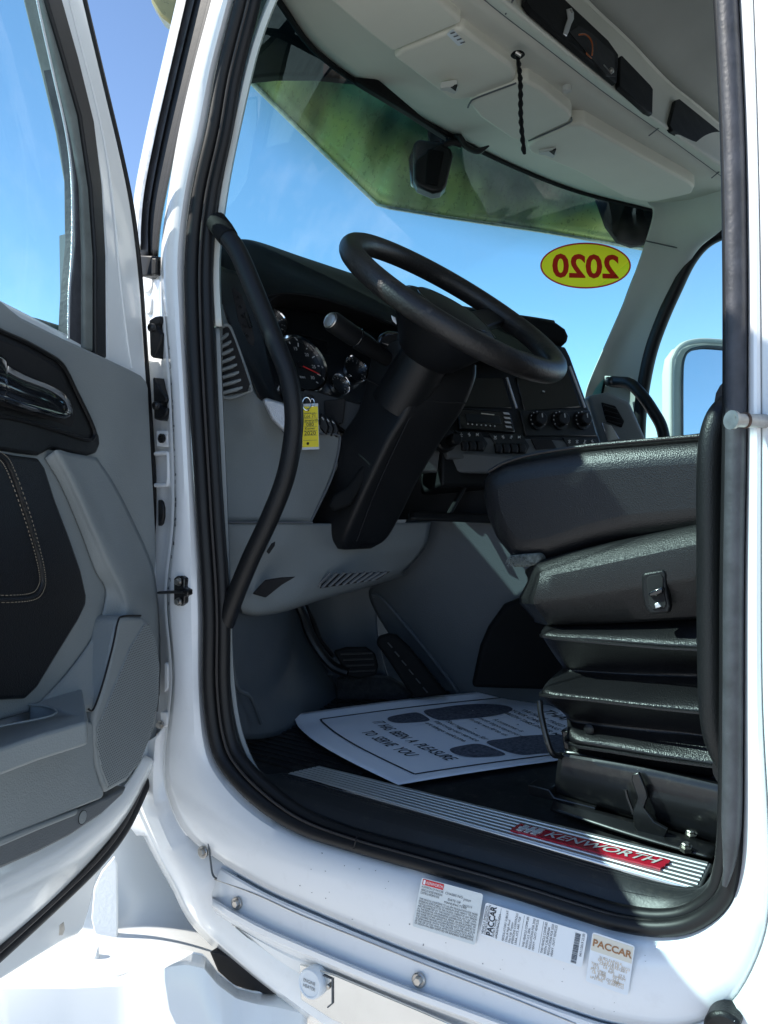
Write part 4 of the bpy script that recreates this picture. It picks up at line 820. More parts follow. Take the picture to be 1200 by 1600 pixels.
# plastic side panel, faceted
T_ = [(822, 892), (840, 879), (900, 862), (960, 848), (1090, 821), (1330, 786)]
C1 = [(826, 906), (842, 900), (900, 889), (960, 876), (1090, 848), (1330, 812)]
C2 = [(813, 938), (835, 940), (900, 933), (960, 923), (1090, 903), (1330, 868)]
B_ = [(836, 970), (856, 976), (900, 974), (960, 972), (1090, 965), (1330, 950)]
def row(p, y): return list(lin([PY(x, yy, y if i else y+.03) for i, (x, yy) in enumerate(p)], 40))
sp_rows = [row([(x+4, y+2) for x, y in T_], .30), row(T_, .222), row([(x, y+4) for x, y in T_], .212), row([(x, y-3) for x, y in C1], .192), row([(x, y+3) for x, y in C1], .189), row([(x, y-4) for x, y in C2], .187), row([(x, y+3) for x, y in C2], .189), row([(x, y-4) for x, y in B_], .218), row(B_, .226), row([(x+4, y-1) for x, y in B_], .30)]
mb = MB().grid(sp_rows); side = mb.build('side_panel', 'black_grain', ST, solid=.004, ang=25)
ft = [list(lin([r[0], r[0]+A([.0, .40, 0])], 8)) for r in sp_rows[1:-1]]
MB().grid(ft).build('panel_front', 'black_grain', ST, solid=.003, ang=25)
sb = slab(PY, [(1002, 902), (1006, 895), (1036, 890), (1041, 896), (1041, 912), (1048, 948), (1045, 958), (1016, 960), (1008, 950), (1003, 930)], .183, .012, 'switch_bezel', 'black_plastic', ST, .003, 3)
slab(PY, [(1010, 905), (1014, 900), (1032, 897), (1036, 902), (1036, 915), (1041, 944), (1038, 951), (1020, 953), (1014, 945)], .1815, .003, 'bezel_recess', 'dark_hole', sb, .0008)
slab(PY, [(1012, 926), (1022, 921), (1035, 916), (1037, 926), (1024, 932), (1013, 933)], .175, .01, 'rocker', 'black_gloss', sb, .003, 3)
slab(PY, [(1022, 944), (1028, 941), (1034, 948), (1024, 951)], .178, .004, 'rocker_mark', 'aluminium', sb, .001)
# pleated bellows: rings, ridge out / valley in; fronts read off the side view
def ring(zf, zb, xf, y0, n_=10):
    """rounded rectangle open at the rear; zf at front, zb at back"""
    x1 = .30; y1 = .74-(y0-.2); r = .03; pts = []
    def z(x): return zf+(zb-zf)*(x-xf)/(.35)
    for x in np.linspace(x1, xf+r, 16): pts.append((x, y0))
    for a in np.linspace(0, math.pi/2, 6)[1:]: pts.append((xf+r-r*math.sin(a), y0+r-r*math.cos(a)))
    for y in np.linspace(y0+r, y1-r, 14)[1:]: pts.append((xf, y))
    for a in np.linspace(0, math.pi/2, 6)[1:]: pts.append((xf+r-r*math.cos(a), y1-r+r*math.sin(a)))
    for x in np.linspace(xf+r, x1, 8)[1:]: pts.append((x, y1))
    return [A([x, y, z(x)]) for x, y in pts]
def fromrow(f, b, y0):
    p, q = PY(f[0], f[1], y0), PY(b[0], b[1], y0); return ring(p[2], p[2]+(q[2]-p[2])/(q[0]-p[0])*.35, p[0], y0)
BR = [((850, 972), (1090, 962), .250), ((842, 976), (1090, 968), .235), ((838, 984), (1090, 990), .212), ((834, 991), (1090, 1008), .199), ((836, 996), (1090, 1014), .199), ((850, 1016), (1090, 1030), .222), ((864, 1040), (1090, 1050), .250),
      ((872, 1046), (1090, 1056), .256), ((864, 1052), (1092, 1062), .250), ((848, 1066), (1095, 1084), .215), ((836, 1080), (1095, 1104), .190), ((835, 1087), (1095, 1113), .187), ((842, 1098), (1095, 1122), .200), ((862, 1112), (1100, 1140), .226), ((874, 1120), (1100, 1148), .236),
      ((876, 1126), (1105, 1152), .238), ((876, 1136), (1110, 1166), .222), ((875, 1150), (1112, 1190), .206), ((874, 1160), (1114, 1200), .204), ((880, 1176), (1116, 1212), .240)]
rg = [fromrow(*b) for b in BR]
# soft wrinkling of the vinyl
for i, r in enumerate(rg):
    for j in range(len(r)): r[j] = r[j]+A([0, .0022*math.sin(j*.9+i*1.7)+.0015*math.sin(j*2.3-i), .0016*math.sin(j*.7+i*2.1)])
bel = MB().grid(rg).build('bellows', 'vinyl', ST, sub=2, ang=60)
for k_ in (4, 11, 18):
    MB().tube([q+A([0, -.001, 0]) for q in rg[k_][:34]], .0026, 6).build('bellows_seam', 'vinyl', bel)
MB().lathe(PY(921, 1139, .218), (0, -1, 0), [(.008, 0), (.008, .003), (.005, .005)], 16).build('press_stud', 'black_plastic', bel)
# base frame: pressed steel side, bracket foot, lever, rod, bolts
BS = [(880, 1172), (900, 1174), (1000, 1196), (1122, 1220), (1330, 1262), (1330, 1400), (1122, 1334), (1050, 1302), (1000, 1286), (930, 1266), (862, 1246), (864, 1238), (873, 1212)]
base_ = prof(BS, .232, .42, 'base_frame', 'black_metal', ST, .006, 3)
MB().patch([L(PY, [(874, 1176, .215), (1000, 1198, .215), (1130, 1226, .215)]), L(PY, [(873, 1182, .203), (1000, 1206, .203), (1130, 1236, .203)]), L(PY, [(868, 1222, .206), (1000, 1262, .206), (1130, 1300, .206)]), L(PY, [(866, 1238, .214), (1000, 1280, .214), (1130, 1322, .214)])], 30, 14).build('base_side', 'black_metal', ST, solid=.003)
slab(PY, [(824, 1228), (826, 1226), (858, 1234), (866, 1246), (930, 1262), (930, 1268), (866, 1252), (826, 1243)], .205, .03, 'foot_bracket', 'black_metal', ST, .002)
MB().patch([L(PY, [(866, 1250, .205), (1000, 1285, .205), (1130, 1324, .205)]), L(PZ, [(860, 1266, 1.266), (985, 1306, 1.264), (1112, 1342, 1.264)])], 20, 5).build('base_flange', 'black_metal', ST, solid=.003)
lvr = slab(PY, [(988, 1210), (998, 1207), (1010, 1236), (1012, 1246), (1006, 1262), (1022, 1284), (1044, 1296), (1036, 1312), (1060, 1314), (1062, 1322), (1030, 1322), (1005, 1312), (990, 1292), (988, 1268), (996, 1246), (986, 1218)], .185, .006, 'slide_lever', 'black_metal', ST, .0015)
MB().tube(L(PY, [(977, 1234, .19), (980, 1246, .19), (990, 1272, .19)]), .003, 8).build('lever_wire', 'black_metal', lvr)
MB().tube(cr(L(PY, [(843, 1096, .200), (846, 1120, .190), (856, 1160, .185), (864, 1178, .188), (876, 1181, .2)]), 24), .0045, 10).build('height_rod', 'black_metal', ST)
for x, y in ((1080, 1302), (1072, 1322)):
    MB().lathe(PZ(x, y, 1.272), (0, -.2, 1), [(.0085, -.006), (.0085, 0), (.0055, 0), (.0055, .004), (.004, .005)], 6).build('bolt', 'steel', ST)
slab(PY, [(876, 1140), (1112, 1188), (1112, 1212), (880, 1172)], .245, .40, 'bellows_tray', 'black_metal', ST, .003)
prof([(1160, 690), (1180, 120), (1290, 90), (1330, 690)], .25, .46, 'backrest', 'leather', ST, .03, 5)

# ------------------------------------------------------------------ sill, scuff plate, floor mat sheet
sill = MB()
so_ = cr([(352, 1136), (384, 1192), (420, 1232), (480, 1266), (560, 1296), (670, 1326), (800, 1366), (900, 1398), (967, 1416), (1033, 1424), (1082, 1410), (1112, 1385), (1126, 1350)], 60)
si_ = cr([(366, 1140), (394, 1190), (416, 1212), (446, 1209), (540, 1234), (660, 1268), (800, 1308), (920, 1342), (1000, 1364), (1060, 1380), (1096, 1391), (1112, 1372), (1118, 1349)], 60)
A1 = [PY(x, y, .022) for x, y in so_]; A2 = [PZ(x, y, 1.268) for x, y in si_]
A2 = [q if q[1] > .03 else A([q[0], .03, q[2]]) for q in A2]
stp = MB().patch([A1[::3]+[A1[-1]], [a*.7+b*.3+A([0, 0, .006]) for a, b in zip(A1, A2)][::3]+[A1[-1]*.7+A2[-1]*.3], [a*.3+b*.7+A([0, 0, .005]) for a, b in zip(A1, A2)][::3]+[A1[-1]*.3+A2[-1]*.7], A2[::3]+[A2[-1]]], 60, 16).build('sill_step', 'sill_black', CAB, solid=.003)
for t in np.linspace(.28, .86, 9):
    MB().tube([A1[i]*(1-t)+A2[i]*t+A([0, 0, .0062]) for i in range(14, 50)], .0014, 6).build('tread_rib', 'sill_black', stp)
SCZ = 1.2725
q0, q1, q2, q3 = PZ(449, 1208, SCZ), PZ(497, 1197, SCZ), PZ(1112, 1349, SCZ), PZ(1092, 1391, SCZ)
sc_pl = MB().prism([q0, q1, q2, q3], (0, 0, -.006)).build('scuff_plate', 'aluminium', CAB, bevel=.002)
lab(sc_pl, 'ribbed aluminium scuff plate with a red nameplate on the door sill')
def scp(u, v, dz=0): return (q0*(1-u)+q3*u)*(1-v)+(q1*(1-u)+q2*u)*v+A([0, 0, dz])
for i in range(7):
    v = .07+.86*i/6
    MB().grid([[scp(u, v-.064, 0.0004), scp(u, v-.045, .0016), scp(u, v+.045, .0016), scp(u, v+.064, .0004)] for u in np.linspace(.006, .994, 12)]).build('rib', 'aluminium', sc_pl)
n0, n1, n2, n3 = PZ(797, 1299, SCZ+.002), PZ(813, 1289, SCZ+.002), PZ(1048, 1346, SCZ+.002), PZ(1032, 1359, SCZ+.002)
def npl(u, v, dz=0): return (n0*(1-u)+n3*u)*(1-v)+(n1*(1-u)+n2*u)*v+A([0, 0, dz])
ed = [npl(u, -.02 if i % 2 else .02) for i, u in enumerate(np.linspace(0, 1, 22))]+[npl(1.0+(.008 if i % 2 else 0), v) for i, v in enumerate(np.linspace(.1, .9, 5))]+[npl(u, 1.02 if i % 2 else .98) for i, u in enumerate(np.linspace(1, 0, 22))]+[npl(0-(.008 if i % 2 else 0), v) for i, v in enumerate(np.linspace(.9, .1, 5))]
npo = MB().prism(ed, (0, 0, .0022)).build('nameplate', 'red_plate', sc_pl)
def wtext(name, s, fn, size, mat_, parent, cx_=.5, cy_=.5, sx=1., sy=1., shear=0, bold=0, align='CENTER', ext=0, maxw=None):
    """lettering laid through a mapping fn(x, y)->3-D point"""
    ob = text(name, s, (0, 0, 0), (1, 0, 0), (0, 1, 0), 1.0, mat_, parent, align=align, shear=shear, bold=bold, ext=ext)
    if maxw and len(ob.data.vertices):
        wd = max(v.co.x for v in ob.data.vertices)*size*sx
        if wd > maxw: sx *= maxw/wd
    for v in ob.data.vertices: v.co = Vector(fn(cx_+v.co.x*size*sx, cy_+v.co.y*size*sy))
    ob.data.update(); return ob
ww = np.linalg.norm(n3-n0); hh = np.linalg.norm(n1-n0)
wtext('lettering', 'KENWORTH', lambda x, y: npl(x/ww, y/hh, .0032), hh*.92, 'letter_metal', npo, ww*.585, hh*.48, sx=1.02, sy=.92, shear=.25, bold=.012)
# emblem: shield with upright bars at the left end of the nameplate
em = MB()
for u0, u1 in ((.035, .075), (.09, .12), (.135, .175)):
    em.prism([npl(u0, .12, .0024), npl(u1, .12, .0024), npl(u1+.01, .88, .0024), npl(u0+.01, .88, .0024)], (0, 0, .001))
em.prism([npl(.03, .42, .0024), npl(.185, .42, .0024), npl(.19, .58, .0024), npl(.03, .58, .0024)], (0, 0, .0012)); em.build('emblem', 'letter_metal', npo)
MB().box((-.60, .50, 1.2515), (.62, 0, 0), (0, .36, 0), (0, 0, .003)).build('floor_mat', 'floor_rubber', CAB, bevel=.003)

# ------------------------------------------------------------------ printed paper mat
Lc, Nc, Fc = PZ(458, 1122, 1.262), PZ(622, 1228, 1.262), PZ(835, 1076, 1.262)
eu, ev_ = Nc-Lc, Fc-Lc; PWd, PHt = np.linalg.norm(eu), np.linalg.norm(ev_)
def pap(u, v, dz=0):
    q = Lc+eu*u+ev_*v
    z = .010*math.sin(math.pi*u)*(1-v)**2 + .006*math.sin(3.1*v+1.2*u) + .012*max(0, .12-u)/.12*(1-.5*v)
    bow = -.035*math.sin(math.pi*min(1, max(0, u)))*(1-v)
    return q+ev_/PHt*bow+A([0, 0, z+dz-.004])
pm_ = thing('paper_mat', 'white printed paper floor mat with shoe soles lying in the footwell', 'paper mat', (Lc+Nc)/2)
sheet = MB().grid([[pap(u, v) for u in np.linspace(0, 1, 40)] for v in np.linspace(0, 1, 44)]).build('sheet', 'paper', pm_, solid=.0004)
DZ = .0012
def pstrip(pts, wd):
    p = lin(pts, 40); t = np.gradient(p, axis=0); t[:, 0] *= PWd; t[:, 1] *= PHt; t /= np.linalg.norm(t, axis=1)[:, None]
    n_ = np.stack([t[:, 1]/PWd, -t[:, 0]/PHt], 1)
    return MB().grid([[pap(*(p[i]-n_[i]*wd/2), DZ) for i in range(40)], [pap(*(p[i]+n_[i]*wd/2), DZ) for i in range(40)]])
b0, b1, c0, c1 = .10, .94, .085, .91
for pts in ([(b0, c0), (b1, c0)], [(b1, c0), (b1, c1)], [(b1, c1), (b0, c1)], [(b0, c1), (b0, c0)]): pstrip(pts, .0042).build('border_line', 'ink', sheet)
def ptext(s, u, v, size, bold=0, sx=1.): return wtext('lettering', s, lambda x, y: pap(x/PWd, y/PHt, DZ), size, 'ink', sheet, u*PWd, v*PHt, sx=sx, bold=bold)
ptext('IT  HAS  BEEN  A  PLEASURE', .56, .250, .034, .006, .63); ptext('TO  SERVE  YOU', .58, .175, .034, .006, .66)
ptext('THANKS FOR', .60, .845, .040, .012, .85)
for i, s_ in enumerate(('WE HAVE TRIED TO KEEP', 'YOUR CARPETING CLEAN', 'WITH THIS PAPER MAT')): ptext(s_, .56, .780-i*.040, .0185, .004)
for i, s_ in enumerate(('\u2022', 'A customer is', 'the most important person', 'in the world to us.')): ptext(s_, .53, .655-i*.036, .0165, .003)
for i, s_ in enumerate(('\u2022', 'Your suggestions for', 'improving our service', 'are always welcome.')): ptext(s_, .53, .500-i*.036, .0165, .003)
def sole(uc, sgn, v0):
    toe = [(-.060, .17), (-.078, .25), (-.085, .33), (-.078, .41), (-.05, .48), (-.01, .51), (.03, .49), (.062, .42), (.075, .33), (.07, .25), (.055, .165)]
    heel = [(-.055, .135), (-.052, .06), (-.036, .015), (0, 0), (.036, .015), (.05, .06), (.052, .130), (0, .145)]
    for nm, pl_ in (('sole_print', toe), ('heel_print', heel)):
        p = cr([(x*sgn, y) for x, y in pl_], 44, closed=True); c = p.mean(0)
        MB().grid([[pap(uc+(c[0]+(q[0]-c[0])*k_)*1.45, v0+(c[1]+(q[1]-c[1])*k_)*.92, DZ) for q in p] for k_ in (.02, .35, .7, 1)], cu=True).build(nm, 'shoe_ink', sheet)
sole(.27, 1, .29); sole(.80, -1, .29)

# ------------------------------------------------------------------ yellow key tag
kt = thing('key_tag', 'yellow handwritten key tag hanging from the ignition key', 'tag', PD(486, 703, 1.56))
TD = 1.56
def tg(x, y, o=0): return PD(x, y, TD+.0-.00*y-o)
slab(PD, [(474, 631), (497, 630), (499, 702), (472, 703)], TD+.001, .0012, 'sleeve', 'tag_plastic', kt, .0003)
card = slab(PD, [(473.5, 635), (496.5, 635), (498, 698), (472.5, 699)], TD, .0008, 'card', 'tag_yellow', kt, 0)
for y in (640.5, 693): MB().lathe(PD(481, y, TD-.0004), -fw, [(.0026, 0), (.0020, .0004)], 16).build('eyelet', 'dark_hole', card)
tx = unit(PD(497, 660, TD)-PD(473, 661, TD)); ty = unit(PD(485, 640, TD)-PD(485, 690, TD)); tn = np.cross(tx, ty)*.0006
for y, s_, sz in ((646, 'STOCK NO.', .0040), (650.5, 'Lot 71', .0085), (657, 'Kenworth', .0075), (663.5, '080', .0095), (669.5, 'Kenwr', .0070), (677, '2020', .0110)):
    text('lettering', s_, PD(484.5, y, TD)+tn, tx, ty, sz, 'ink', card)
for y in (646, 653.5, 660, 666.5, 673, 680.5, 688): MB().box(PD(485, y, TD)+tn, tx*.0125, ty*.00022, tn*.1).build('ruled_line', 'ink_grey', card)
rg_ = [PD(479+6.5*math.cos(a), 631+10*math.sin(a), TD-.001-.006*math.sin(a*.5)) for a in np.linspace(0, 2*math.pi, 30, endpoint=False)]
MB().tube(rg_, .0010, 8, closed=True).build('split_ring', 'chrome', kt)
rg_ = [PD(488+3*math.cos(a), 629+6*math.sin(a), TD-.001) for a in np.linspace(0, 2*math.pi, 24, endpoint=False)]
MB().tube(rg_, .0009, 8, closed=True).build('split_ring', 'chrome', kt)
slab(PD, [(474, 622), (480, 616), (490, 618), (492, 632), (482, 636), (475, 632)], TD+.006, .012, 'key_head', 'black_plastic', kt, .003)

# ------------------------------------------------------------------ model-year sticker on the far side of the windscreen
def proj(q): v = A(q)-CAM; z = v@fw; return A([600+F*(v@rt)/z, 800-F*(v@up)/z])
best = min(((np.linalg.norm(proj(rows[i][j])-A([915, 415])), i, j) for i in range(1, nv-1) for j in range(1, 39)))
_, bi, bj = best; wnn = unit(np.cross(rows[bi][bj+1]-rows[bi][bj-1], rows[bi+1][bj]-rows[bi-1][bj])); wnn = wnn if wnn@(CAM-rows[bi][bj]) < 0 else -wnn
WP = (rows[bi][bj]-wnn*.008, wnn)
stc = thing('year_sticker', 'oval yellow windscreen sticker with mirrored red 2020', 'sticker', PN(915, 451, WP))
def ell(rx, ry, n_=48, cx_=915, cy_=415): return [(cx_+rx*math.cos(t), cy_+ry*math.sin(t)) for t in np.linspace(0, 2*math.pi, n_, endpoint=False)]
def wpo(o): return (WP[0]-wnn*o, wnn)
MB().face([PN(x, y, WP) for x, y in ell(69, 34)]).build('oval', 'sticker_yellow', stc)
MB().grid([[PN(x, y, wpo(.0004)) for x, y in ell(71, 36)], [PN(x, y, wpo(.0004)) for x, y in ell(68.5, 33.5)]], cu=True).build('border', 'sticker_red', stc)
wtext('numerals', '2020', lambda x, y: PN(915-x, 416-y+.02*(-x), wpo(.0010)), 51, 'sticker_red', stc, 0, -2, sx=1.02, sy=.98, bold=.03)

# ------------------------------------------------------------------ open door
DH = A([-1.13, -.02, 0.]); dd_ = A([.334, -.943, 0.]); dn_ = unit(A([.943, .334, 0.]))
def dpl(o): return (DH+dn_*o, dn_)
def DP(x, y, o=0.): return PN(x, y, dpl(o))
def DQ(t, z, o=0.): return DH+dd_*t+dn_*o+A([0, 0, z])
def dslab(pts, o, t, name, m, par, bev=.004, seg=3, n=0, tail=()):
    p = [DP(x, y, o) for x, y in pts]
    if n: p = list(cr(p, n, closed=True))
    p += [DQ(a, b, o) for a, b in tail]
    return MB().prism(p, -dn_*t).build(name, m, par, bevel=bev, seg=seg)
edge = cr([(118, -60), (131, 0), (162, 130), (188, 240), (206, 330), (218, 430), (226, 540), (237, 700), (245, 850), (250, 1000), (253, 1090), (246, 1150), (228, 1215), (195, 1280), (150, 1340), (80, 1410), (0, 1482)], 80)
# lower shell
lo = [tuple(q) for q in edge if q[1] > 470]
DR = dslab(lo, -.002, .075, 'door', 'white_paint', CAB, .006, 3, tail=[(.95, 1.06), (.95, 1.99), (.36, 1.99), (.16, 1.96), (.06, 1.935)])
lab(DR, 'open driver door with grey trim, black padded insert and speaker')
# window post (front), top rail and rear post of the window frame
upx = [tuple(q) for q in edge if q[1] < 640]
wf = upx+[(165, 600), (167, 540), (166, 400), (158, 290), (144, 190), (118, 90), (96, 0), (84, -60)]
dslab(wf, .004, .05, 'window_frame', 'white_paint', DR, .005, 3)
MB().prism([DQ(.17, 2.52, .004), DQ(.27, 2.70, .004), DQ(.95, 2.72, .004), DQ(.95, 2.78, .004), DQ(.22, 2.77, .004), DQ(.10, 2.5, .004)], -dn_*.05).build('window_frame', 'white_paint', DR, bevel=.005)
MB().prism([DQ(.88, 1.98, .004), DQ(.95, 1.98, .004), DQ(.95, 2.75, .004), DQ(.88, 2.75, .004)], -dn_*.05).build('window_frame', 'white_paint', DR, bevel=.005)
# crease down the white post
MB().tube([DP(x, y, .005) for x, y in cr([(104, -20), (124, 60), (150, 160), (168, 250), (180, 350), (188, 440), (200, 540), (206, 575)], 30)], .0022, 6).build('frame_crease', 'white_paint', DR)
# black edge seal
MB().tube([DP(x, y, -.006) for x, y in edge], .0052, 10).build('edge_seal', 'rubber', DR)
bs = cr([(238, 1190), (222, 1232), (192, 1294), (150, 1348), (84, 1412), (0, 1488), (-60, 1540)], 40)
MB().tube([DP(x, y, -.008) for x, y in bs], .0115, 12, flat=.9).build('bottom_seal', 'rubber', DR)
MB().tube([DP(x, y-4, .001) for x, y in bs], .004, 8).build('seal_line', 'rubber_line', DR)
# lower outer flange behind the seal, with its drain slot
dslab([(228, 1225), (196, 1300), (152, 1368), (140, 1420), (130, 1452), (122, 1461), (100, 1470), (60, 1494), (0, 1532), (-80, 1582), (-80, 1500), (0, 1470), (150, 1330)], -.035, .02, 'outer_flange', 'white_paint', DR, .004)
dslab([(93, 1446), (100, 1440), (102, 1452), (98, 1462), (92, 1462)], -.0345, .004, 'drain_slot', 'steel', DR, .001)
# window glass, its channel and the felt run
MB().face([DQ(.0, 1.9, -.03), DQ(.95, 1.9, -.03), DQ(.95, 2.75, -.03), DQ(.15, 2.75, -.03)]).build('window_glass', 'side_glass', DR)
chan = [(88, -60), (98, 0), (124, 92), (148, 190), (160, 290), (166, 400), (167, 560), (150, 556), (150, 400), (143, 295), (126, 180), (100, 88), (74, 0), (62, -60)]
ch = dslab(chan, .010, .03, 'window_channel', 'rubber', DR, .003)
dslab([(74, -60), (84, 0), (108, 80), (130, 165), (146, 270), (153, 380), (154, 552), (132, 545), (132, 400), (128, 290), (114, 205), (92, 110), (66, 0), (56, -60)], .004, .03, 'felt_run', 'felt', ch, .003)
dslab([(52, -60), (62, 0), (86, 110), (108, 205), (118, 280), (119, 380), (112, 450), (108, 530), (138, 548), (136, 400), (131, 300), (120, 215), (98, 120), (70, 0), (60, -60)], -.002, .02, 'inner_run', 'rubber_grey', ch, .002)
MB().tube([DP(x, y, .008) for x, y in cr([(50, -60), (58, 0), (82, 110), (103, 205), (112, 280), (113, 380), (108, 460), (107, 530)], 40)], .0018, 6).build('run_edge', 'silver_plastic', ch)
# belt line strip outside the glass (mirror sail seen low in the window)
dslab([(30, 490), (60, 497), (108, 512), (108, 535), (150, 556), (100, 540), (60, 520)], -.036, .02, 'belt_moulding', 'rubber_grey', DR, .003)
# grey trim panel: upper part
up_pan = [(-80, 428), (-30, 448), (0, 466), (18, 482), (36, 496), (100, 528), (165, 558), (205, 577), (222, 586), (230, 595), (233, 606), (237, 690), (243, 800), (246, 860), (243, 900), (250, 950), (253, 1000), (252, 1090), (200, 1100), (60, 1110), (-80, 1150)]
dslab(up_pan, .020, .022, 'trim_panel', 'grey_trim', DR, .006, 4, tail=[(.93, 1.40), (.93, 2.03)])
# sculpted ridge band sweeping down from the handle to the speaker
rb = [L(lambda x, y, v: DP(x, y, v), p) for p in (
    [(70, 716, .0215), (96, 760, .0215), (126, 830, .0215), (148, 890, .0215), (165, 925, .0215), (150, 985, .022), (110, 1045, .022), (60, 1100, .022)],
    [(80, 708, .030), (106, 755, .031), (137, 825, .032), (160, 880, .033), (182, 925, .034), (185, 965, .036), (160, 1040, .038), (110, 1110, .04)],
    [(90, 703, .036), (118, 755, .038), (150, 825, .040), (178, 885, .042), (198, 930, .044), (202, 966, .046), (180, 1040, .05), (140, 1112, .05)],
    [(110, 708, .028), (140, 760, .030), (175, 830, .032), (205, 885, .036), (222, 930, .040), (228, 966, .044), (215, 1040, .05), (180, 1112, .05)],
    [(150, 715, .0205), (180, 760, .0205), (215, 830, .0205), (238, 885, .0205), (245, 930, .0205), (248, 966, .021), (250, 1040, .021), (246, 1112, .021)])]
MB().patch(rb, 40, 24).build('sculpted_ridge', 'grey_trim', DR, solid=.002)
# black padded insert with double stitching
ins = [(-80, 704), (0, 706), (30, 712), (62, 716), (72, 730), (88, 780), (110, 838), (128, 890), (137, 930), (136, 945), (124, 970), (90, 1025), (60, 1075), (42, 1092), (0, 1094), (-80, 1100)]
insert = dslab(ins, .030, .014, 'padded_insert', 'leather', DR, .006, 4, tail=[(.80, 1.50), (.80, 1.78)])
for k_, (o_, m_) in enumerate((((0, 0), 'leather'),)):
    MB().tube([DP(x, y, .0305) for x, y in cr([(-40, 690), (0, 712), (18, 735), (40, 800), (58, 860), (66, 900), (64, 918), (52, 931), (20, 936), (-60, 936)], 50)], .0028, 8).build('insert_welt', m_, insert)
mb = MB(); sp1 = cr([(-40, 700), (-4, 716), (12, 738), (36, 803), (54, 862), (62, 900), (60, 915), (50, 926), (18, 930), (-60, 930)], 170)
for i in range(0, 168, 2):
    mb.tube([DP(*sp1[i], .0312), DP(*sp1[i+1], .0312)], .0006, 5)
sp2 = cr([(-40, 688), (4, 708), (22, 733), (46, 800), (63, 860), (71, 900), (69, 921), (56, 936), (20, 941), (-60, 941)], 170)
for i in range(0, 168, 2): mb.tube([DP(*sp2[i], .0312), DP(*sp2[i+1], .0312)], .0006, 5)
mb.build('stitching', 'stitch', insert)['kind'] = 'stuff'
# handle pocket, black, with dark chromed lever
hp = [(-80, 470), (0, 512), (40, 530), (80, 552), (96, 562), (106, 576), (118, 602), (138, 642), (156, 680), (158, 694), (152, 708), (140, 712), (108, 708), (80, 702), (62, 712), (30, 708), (-80, 690)]
po = dslab(hp, .027, .012, 'handle_pocket', 'black_plastic', DR, .005, 4, tail=[(.60, 1.80), (.60, 2.0)])
dslab([(-80, 500), (0, 530), (40, 546), (76, 566), (92, 580), (112, 622), (118, 650), (112, 668), (90, 660), (-80, 610)], .0275, .003, 'pocket_recess', 'dark_hole', po, .001, tail=[(.55, 1.85), (.55, 1.98)])
MB().tube([DP(x, y, .030) for x, y in cr([(-60, 484), (0, 516), (40, 534), (78, 555), (94, 566), (105, 582), (117, 607), (137, 648), (147, 672), (146, 684), (136, 687), (100, 675), (30, 655), (-60, 640)], 60)], .0030, 8).build('pocket_rim', 'black_plastic', po)
lev = [L(lambda x, y, v: DP(x, y, v), p) for p in (
    [(-80, 530, .050), (0, 556, .046), (12, 570, .046), (40, 586, .046), (78, 602, .046), (98, 614, .045), (108, 626, .042)],
    [(-80, 560, .060), (0, 580, .057), (12, 588, .057), (40, 602, .056), (78, 616, .055), (100, 628, .052), (112, 638, .046)],
    [(-80, 590, .060), (0, 608, .058), (12, 612, .058), (40, 622, .057), (78, 636, .055), (98, 644, .052), (111, 648, .046)],
    [(-80, 610, .048), (0, 626, .046), (12, 630, .046), (40, 640, .046), (78, 650, .045), (96, 654, .044), (106, 653, .042)])]
dl = MB().patch(lev, 36, 16).build('door_lever', 'black_gloss', DR, solid=.003)
MB().tube([DP(x, y, .053) for x, y in cr([(-60, 602), (0, 618), (40, 631), (78, 643), (100, 648), (110, 645)], 30)], .0026, 8).build('lever_edge', 'chrome', dl)
# armrest ledge, cup holder and lower trim
zA = DP(60, 1097, .024)[2]
ar_p = [DP(-80, 1108, .022), DP(0, 1095, .022), DP(60, 1097, .022), DP(128, 1106, .022)]
ar_p = [A([q[0], q[1], zA]) for q in ar_p]+[PZ(137, 1119, zA), PZ(136, 1127, zA), PZ(60, 1149, zA), PZ(0, 1170, zA), PZ(-80, 1200, zA)]
arm = MB().prism(ar_p, (0, 0, -.03)).build('armrest', 'grey_trim', DR, bevel=.004, seg=3)
cupo = [PZ(x, y, zA) for x, y in cr([(-60, 1120), (0, 1102), (40, 1101), (74, 1105), (88, 1112), (78, 1120), (36, 1129), (0, 1136), (-60, 1152)], 48, closed=True)]
cutter = MB().prism([q+A([0, 0, .02]) for q in cupo], (0, 0, -.044)).build('cutter', 'grey_trim', None)
bo = arm.modifiers.new('cup', 'BOOLEAN'); bo.operation = 'DIFFERENCE'; bo.object = cutter; bo.solver = 'EXACT'
me_ = bpy.data.meshes.new_from_object(arm.evaluated_get(bpy.context.evaluated_depsgraph_get()))
arm.modifiers.clear(); arm.data = me_; bpy.data.objects.remove(cutter)
MB().face([q+A([0, 0, -.0235]) for q in cupo]).build('cup_floor', 'grey_dark', DR)
MB().tube([q+A([0, 0, .0004]) for q in cupo], .0016, 8, closed=True).build('cup_rim', 'grey_trim', DR)
low = [(-80, 1204), (0, 1174), (60, 1152), (128, 1130), (138, 1126), (146, 1130), (147, 1160), (148, 1195), (156, 1220), (164, 1240), (160, 1248), (100, 1272), (0, 1312), (-80, 1345)]
dslab(low, .060, .045, 'lower_panel', 'grey_trim', DR, .006, 4, tail=[(.90, 1.20), (.90, 1.42)])
dslab([(-80, 1200), (0, 1170), (60, 1149), (134, 1124), (138, 1128), (60, 1154), (0, 1176), (-80, 1207)], .0605, .02, 'panel_joint', 'dark_hole', DR, 0)
dslab([(-80, 1350), (0, 1314), (100, 1274), (165, 1246), (200, 1228), (192, 1242), (160, 1272), (110, 1306), (60, 1332), (0, 1358), (-80, 1396)], .050, .03, 'kick_strip', 'grey_dark', DR, .004, 3, tail=[])
